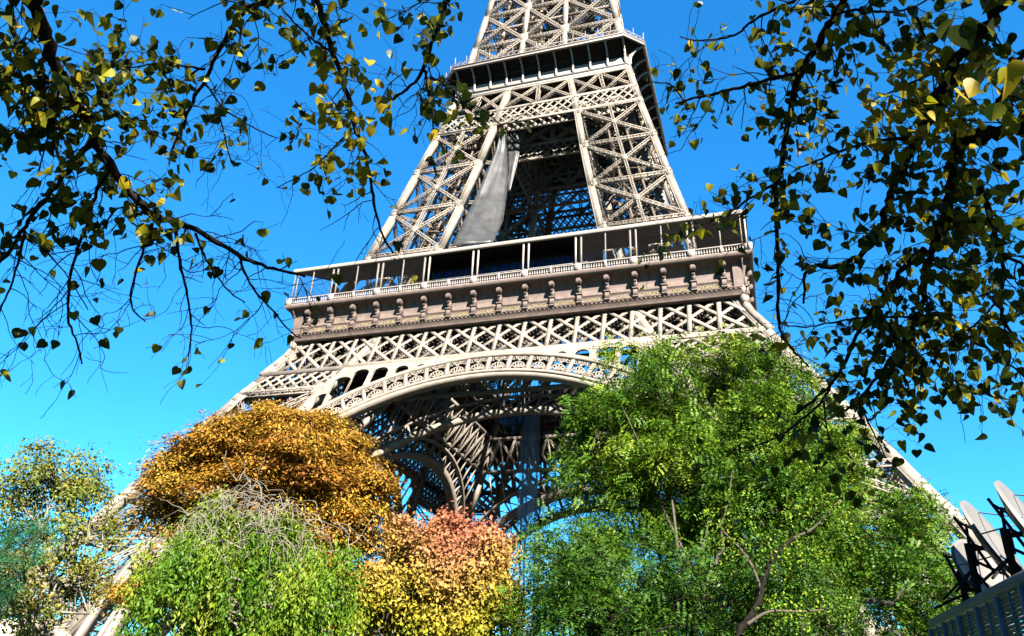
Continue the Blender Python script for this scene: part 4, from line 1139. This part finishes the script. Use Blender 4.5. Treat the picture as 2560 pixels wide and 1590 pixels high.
RIGHT = [
 (z5([(2300,-90),(2230,0),(2100,130),(1980,250),(1880,390),(1820,500),(1760,650),(1690,780),(1600,920),(1550,1050),(1480,1180),(1430,1320),(1380,1440)])+z6([(830,170),(790,240),(700,320),(600,380),(520,395),(450,380),(400,390),(370,450),(375,530),(370,600)]), 14, 2, 3.6, 5.2),
 (z5([(1120,-60),(1080,80),(1000,170),(930,300),(860,400),(800,500),(770,650),(730,800),(710,980),(680,1130),(650,1250),(640,1400)])+z6([(210,200),(225,400),(215,600),(225,740),(260,820),(330,900),(400,970)]), 9, 1.8, 3.9, 5.4),
 (z5([(800,490),(650,520),(500,560),(380,600),(240,630),(130,650),(40,680),(-30,700)]), 5, 1.8, 4.3, 4.9),
 (z5([(30,690),(-60,560),(-130,560),(-200,550)]), 1.8, 1, 4.9, 5.1),
 (z5([(650,1240),(560,1290),(470,1340),(400,1390),(320,1440),(200,1500),(0,1570),(-200,1600)]), 3.4, 1.0, 4.6, 5.4),
 (z5([(850,-60),(750,20),(640,60),(540,110),(450,170),(400,220),(300,260),(180,270),(80,275),(0,245)]), 4, 1.2, 4.2, 5.0),
 (z5([(2400,820),(2322,850),(2150,900),(2000,910),(1900,940),(1850,1020),(1840,1180),(1820,1350),(1790,1500)])+z6([(1190,130),(1130,250),(1090,350),(1070,450),(1060,600),(1050,680),(960,820),(880,920),(780,1050),(700,1150),(600,1240)]), 15, 2.2, 3.5, 5.2),
 (z6([(1080,290),(1000,340),(900,470),(820,580),(740,690),(670,800),(610,960),(540,1060),(430,1160),(320,1250)]), 7, 2, 4.4, 5.2),
 (z6([(1060,700),(1140,650),(1230,690),(1340,770),(1450,870),(1540,950),(1700,1030)]), 4, 1.8, 4.6, 4.8),
 (z6([(1050,690),(900,680),(760,680),(630,695),(520,715),(400,740),(300,735),(220,715)]), 3, 1.2, 4.7, 5.2),
 (z5([(1850,1180),(1930,1165),(2000,1200),(2050,1290),(2080,1400),(2120,1510)])+z6([(1340,130),(1300,250),(1200,350)]), 5, 1.5, 4.0, 4.6),
 (z5([(1590,930),(1400,940),(1200,980),(1050,1030),(900,1090),(800,1140)]), 4.2, 1.5, 4.1, 4.7),
 (z5([(1870,390),(1780,420),(1680,500),(1560,560),(1400,630),(1250,700)]), 3, 1.2, 4.0, 4.6),
 (z6([(1400,-60),(1430,0),(1460,130),(1500,230),(1530,400),(1520,560),(1520,690),(1600,800),(1680,880)]), 6, 2.6, 3.8, 4.4),
 (z6([(1520,560),(1380,720),(1250,800),(1100,880),(1000,930),(880,960)]), 2.4, 1.1, 4.3, 4.8),
 (z5([(2400,300),(2322,350),(2250,500),(2180,640),(2130,700)]), 6, 3, 3.5, 3.8),
 (z6([(690,1180),(740,1280),(800,1400),(850,1500)]), 2.2, 1.1, 5.0, 5.3),
 (z6([(1530,320),(1600,350),(1680,400)]), 4, 2.5, 3.9, 4.0),
 (z6([(1060,790),(1110,880),(1160,970),(1220,1040),(1330,1100),(1480,1150),(1620,1170)]), 2.6, 1.1, 4.7, 5.0),
 (z6([(960,820),(1000,950),(1020,1100),(1010,1200)]), 2, 1, 4.7, 5.0),
 (z6([(820,740),(780,900),(740,990)]), 2, 1, 4.8, 5.0),
 (z5([(1040,100),(1200,60),(1400,90),(1560,60),(1700,-20)]), 3.4, 1.6, 3.8, 4.0),
 (z5([(1600,120),(1660,260),(1700,420),(1720,640)]), 3, 1.2, 3.9, 4.3),
 (z6([(540,1060),(480,1180),(400,1240),(300,1330),(200,1390),(60,1440),(-120,1470)]), 3, 1.0, 4.9, 5.4),
 (z6([(480,1150),(500,1300),(530,1420),(540,1500)]), 1.6, 0.8, 5.0, 5.3),
]
def leafiness(x, y):
    """how thickly leaved the canopy is around a picture position (traced from the tree itself)"""
    if x < 1250:
        if x < 470 and y < 330: return 1.25
        if x < 470 and y < 600: return 0.5
        if x < 560 and y < 760: return 0.08
        if 470 <= x < 760 and y < 170: return 0.8
        if 740 <= x < 990 and y < 460: return 0.72
        if y < 120: return 0.6
        if 1050 < x < 1240 and 200 < y < 480: return 0.5
        if 380 < x < 600 and y < 480: return 0.35
        return 0.06
    if x < 1640: return 0.10 if y > 60 else 0.35
    if y < 330: return 1.25 if x > 1920 else 0.5
    if y < 640: return 0.85 if x > 1950 else 0.42
    if y < 1000: return 0.62 if x > 2080 else 0.14
    if y < 1100 and x > 2150: return 0.55
    return 0.3 if x < 2330 else 0.03
def heart(n_=7):
    """heart-shaped linden leaf outline, stalk end at the origin, tip at +y, unit length"""
    o = [(0, 0.0), (0.20, -0.09), (0.40, 0.0), (0.50, 0.20), (0.44, 0.45), (0.26, 0.72), (0.0, 1.02)]
    return np.array(o)
HO = heart()
def linden(name, label, paths, trunk_xy, crown_lobes, seed, hub, big=()):
    rg = np.random.default_rng(seed)
    root = tag(empty(name, (*trunk_xy, 0)), label, 'tree', 'linden trees arching over the viewer')
    B0 = np.array([*trunk_xy, 0.0]); br = MB(); tw_ = MB()
    LP, LN, LU, LS, LT = [], [], [], [], []
    LM = []; LMN = []
    def leaf(p, s=1.0):
        px = rg.normal(size=3); d = nrm(np.array([rg.normal()*0.55, rg.normal()*0.55, -1.0]))
        n = nrm(px-d*np.dot(px, d)); stalk = 0.03+0.03*rg.random()
        q = p+nrm(px*0.5+np.array([0, 0, -0.8]))*stalk
        LP.append(q); LN.append(n); LU.append(d); LS.append(s*(0.038+0.040*rg.random())); LT.append(rg.random())
        tw_.tube([p, q], 0.0010, 3)
    def topx(P):
        d = P-CAM; return 1280+F*np.dot(d, CR)/np.dot(d, CF), 795-F*np.dot(d, CU)/np.dot(d, CF)
    def twig(p, dr, L, r, lev):
        n = max(3, int(L/0.035)); q = [p]; d = dr
        for i in range(n):
            d = nrm(d+rg.normal(size=3)*0.17+np.array([0, 0, -0.02])); q.append(q[-1]+d*L/n)
        Q = np.array(q); tw_.tube(Q, np.linspace(r, max(0.0014, r*0.45), len(Q)), 4)
        lf = leafiness(*topx(Q[len(Q)//2]))
        for i in range(2, len(Q)):
            if rg.random() < lf*0.40: leaf(Q[i])
            if lev < 2 and rg.random() < (0.24 if lev == 0 else 0.12):
                s = nrm(np.cross(d, rg.normal(size=3))); twig(Q[i], nrm(d*0.75+s*0.8), L*(0.25+0.4*rg.random()), r*0.6, lev+1)
            elif rg.random() < 0.3:      # little bud spur
                s = nrm(rg.normal(size=3)); tw_.tube([Q[i], Q[i]+s*0.012], 0.001, 3)
        if rg.random() < lf: leaf(Q[-1])
    starts = []
    for pts, r0, r1, d0, d1 in paths:
        n = len(pts); dd = np.linspace(d0, d1, n)
        P = np.array([depth(x, y, z) for (x, y), z in zip(pts, dd)])
        P = smoothpts(P, 2)
        rad = np.linspace(r0, r1, len(P))*1.2*np.linspace(d0, d1, len(P))/F
        jit = rg.normal(size=P.shape)*rad[:, None]*0.35; jit[0] = 0; P = P+jit
        rad = rad*(1+0.10*rg.normal(size=len(P)).clip(-1, 1.5))
        br.tube(P, rad, 8)
        starts.append((P[0], rad[0], pts[0]))
        seg = np.linalg.norm(np.diff(P, axis=0), axis=1); cum = np.concatenate([[0], np.cumsum(seg)]); tot = cum[-1]
        s = 0.04
        while s < tot:
            i = min(np.searchsorted(cum, s), len(P)-1); i = max(i, 1)
            f = (s-cum[i-1])/max(seg[i-1], 1e-6); p = P[i-1]*(1-f)+P[i]*f; d = nrm(P[i]-P[i-1])
            lf = leafiness(*topx(p))
            sd = nrm(np.cross(d, rg.normal(size=3)))
            twig(p, nrm(d*0.6+sd), (0.10+0.34*rg.random())*(1.35 if lf < 0.2 else 1.0)*(1.0 if rad[i] > 0.004 else 0.8), min(0.0042, rad[i]*0.5), 0)
            if lf > 0.3:
                for _ in range(int(lf*2.4+rg.random())): leaf(p+rg.normal(size=3)*0.05*lf)
            s += 0.05+0.07*rg.random()-(0.02 if lf > 0.5 else 0)
        # continuation outside the frame: join branches that leave the picture to the hub
    for p, r, px in starts:
        x, y = px
        if y < 0 or x > 2560 or x < 0:
            hubp = np.array(hub); c = curve3(hubp.copy(), p.copy(), 0.5, 9, rg, 0.03)
            br.tube(c, np.linspace(max(0.05, r*1.8), r*1.05, 9), 8)
    for (x, y, z, s) in big:
        for _ in range(3): leaf(depth(x+rg.normal()*25, y+rg.normal()*20, z), s)
    # heart leaves mesh: two folded halves, 7 outline points each side
    P = np.array(LP); N = np.array(LN); U = np.array(LU); S = np.array(LS)[:, None]
    N = nrm(N-U*np.sum(N*U, 1, keepdims=True)); Bv = np.cross(N, U); m = len(P)
    fold = 0.15+0.75*rg.random((m, 1)); curl = rg.normal(size=(m, 1))*0.55; asy = 1+0.12*rg.normal(size=(m, 1))
    cols = []
    for sgn in (-1, 1):
        for (a, b) in HO: cols.append(P+S*(Bv*(sgn*a*asy)+U*b+N*(abs(a)*fold+curl*b*b*0.6)))
    V = np.stack(cols, 1).reshape(-1, 3)            # 14 per leaf
    Fq = []
    for o_ in (0, 7):
        Fq += [[o_+0, o_+1, o_+2, o_+3], [o_+0, o_+3, o_+4, o_+5], [o_+0, o_+5, o_+6, o_+6]]
    Fq = np.array(Fq); Fc = (Fq[None]+(np.arange(m)*14)[:, None, None]).reshape(-1, 4)
    q_ = P-CAM; zz_ = q_@CF; ix, iy = 1280+F*(q_@CR)/zz_, 795-F*(q_@CU)/zz_
    gold = (((ix-870)/110)**2+((iy-260)/210)**2 < 1) | (((ix-2330)/240)**2+((iy-250)/150)**2 < 1)      # sunlit leaf clusters, their brightness painted as a yellower tint
    tl = np.array(LT)**1.5*0.95; tl = np.where(gold, np.maximum(tl, 0.62+0.38*rg.random(m)), tl)
    T = np.repeat(tl, 6)
    npmesh('leaves', V-B0, Fc, LIND, root, tint=T)
    # trunk and the rest of the crown, above and behind the viewer
    hubp = np.array(hub); tb = MB()
    t = curve3(B0.copy(), hubp.copy(), 0, 8, rg, 0.03); tb.tube(t-B0, np.linspace(0.3, 0.17, 8), 12)
    tb.build('trunk', BARKD, root, smooth=True)
    lobes = np.array(crown_lobes, float); NC = int(95*len(lobes))
    li = rg.integers(0, len(lobes), NC); d = nrm(rg.normal(size=(NC, 3))); cc = lobes[li, :3]+d*lobes[li, 3:]*(0.35+0.65*rg.random((NC, 1)))
    per = 26; ci = np.repeat(np.arange(NC), per); P2 = cc[ci]+rg.normal(size=(NC*per, 3))*0.42
    rel = P2-CAM; dpt = rel@CF; ok = ~((dpt > 0.3) & (np.abs(rel@CR/np.maximum(dpt, .3)) < 0.72) & (np.abs(rel@CU/np.maximum(dpt, .3)) < 0.50)); ok &= (np.linalg.norm(rel, axis=1) > 1.5)
    P2 = P2[ok]; m2_ = len(P2)
    V2, F2 = leaves(P2, nrm(rg.normal(size=(m2_, 3))), np.full(m2_, 0.11), 0.85, rg, nrm(rg.normal(size=(m2_, 3))*0.6+np.array([0, 0, -1])))
    npmesh('crown', V2-B0, F2, LIND, root, tint=rg.random(m2_)**1.5)
    for L in lobes:
        c = curve3(hubp.copy(), L[:3].copy(), 0.4, 7, rg, 0.1); br.tube(c, np.linspace(0.11, 0.03, 7), 8)
        for _ in range(6):
            e = L[:3]+rg.normal(size=3)*L[3:]*0.5
            rel = e-CAM
            if rel@CF > 0: continue
            q = curve3(c[4].copy(), e, 0.2, 5, rg, 0.08); br.tube(q, np.linspace(0.04, 0.012, 5), 6)
    for mb, nm in ((br, 'branches'), (tw_, 'twigs')):
        V, Fc = mb.arr(); npmesh(nm, V-B0, Fc, BARKD, root, smooth=True)
    return root, m
rx = CR*np.array([1, 1, 0]); rx = rx/np.linalg.norm(rx); fx = CF*np.array([1, 1, 0]); fx = fx/np.linalg.norm(fx)
sx_ = SUN*np.array([1, 1, 0]); sx_ = sx_/np.linalg.norm(sx_)
def rel(a, b, z): return tuple((CAM+rx*a+fx*b)[:2])+(z,)
trL = rel(-5.2, -1.5, 0)[:2]; trR = rel(5.6, -1.0, 0)[:2]
hL = rel(-4.2, -0.6, 5.6); hR = rel(4.6, -0.2, 5.8)
sl_ = lambda a, z, o=0: tuple((CAM+sx_*a+rx*o)[:2])+(z,)
lobL = [(*rel(-4, -1, 8.0), 2.6, 2.6, 1.6), (*rel(-6, 0.5, 7.2), 2.2, 2.2, 1.5), (*rel(-2, -2.5, 8.0), 2.4, 2.4, 1.4), (*rel(-6.5, -3, 6.5), 2.4, 2.4, 1.6), (*rel(-3.0, 1.5, 8.8), 2.2, 2.0, 1.0)]
lobR = [(*rel(4.5, -1, 8.2), 2.6, 2.6, 1.6), (*rel(2.5, -3, 7.8), 2.6, 2.4, 1.5), (*rel(6.5, -2.5, 7.0), 2.6, 2.6, 1.8), (*rel(5.0, -5, 8.0), 2.8, 2.8, 1.8), (*rel(1.0, -0.6, 8.4), 2.4, 2.0, 1.2), (*rel(4.0, 1.8, 9.2), 2.4, 2.0, 1.0)]
_, nl_ = linden('linden_tree', 'linden whose dark boughs and heart shaped yellowing leaves hang across the upper left', LEFT, trL, lobL, 41, hL)
_, nr_ = linden('linden_tree', 'linden with denser leafy boughs arching over the whole right side', RIGHT, trR, lobR, 43, hR,
    big=[(2420, 60, 2.0, 1.2), (2530, 130, 1.9, 1.1), (2480, 190, 2.3, 1.1)])
print('leaves', nl_, nr_)
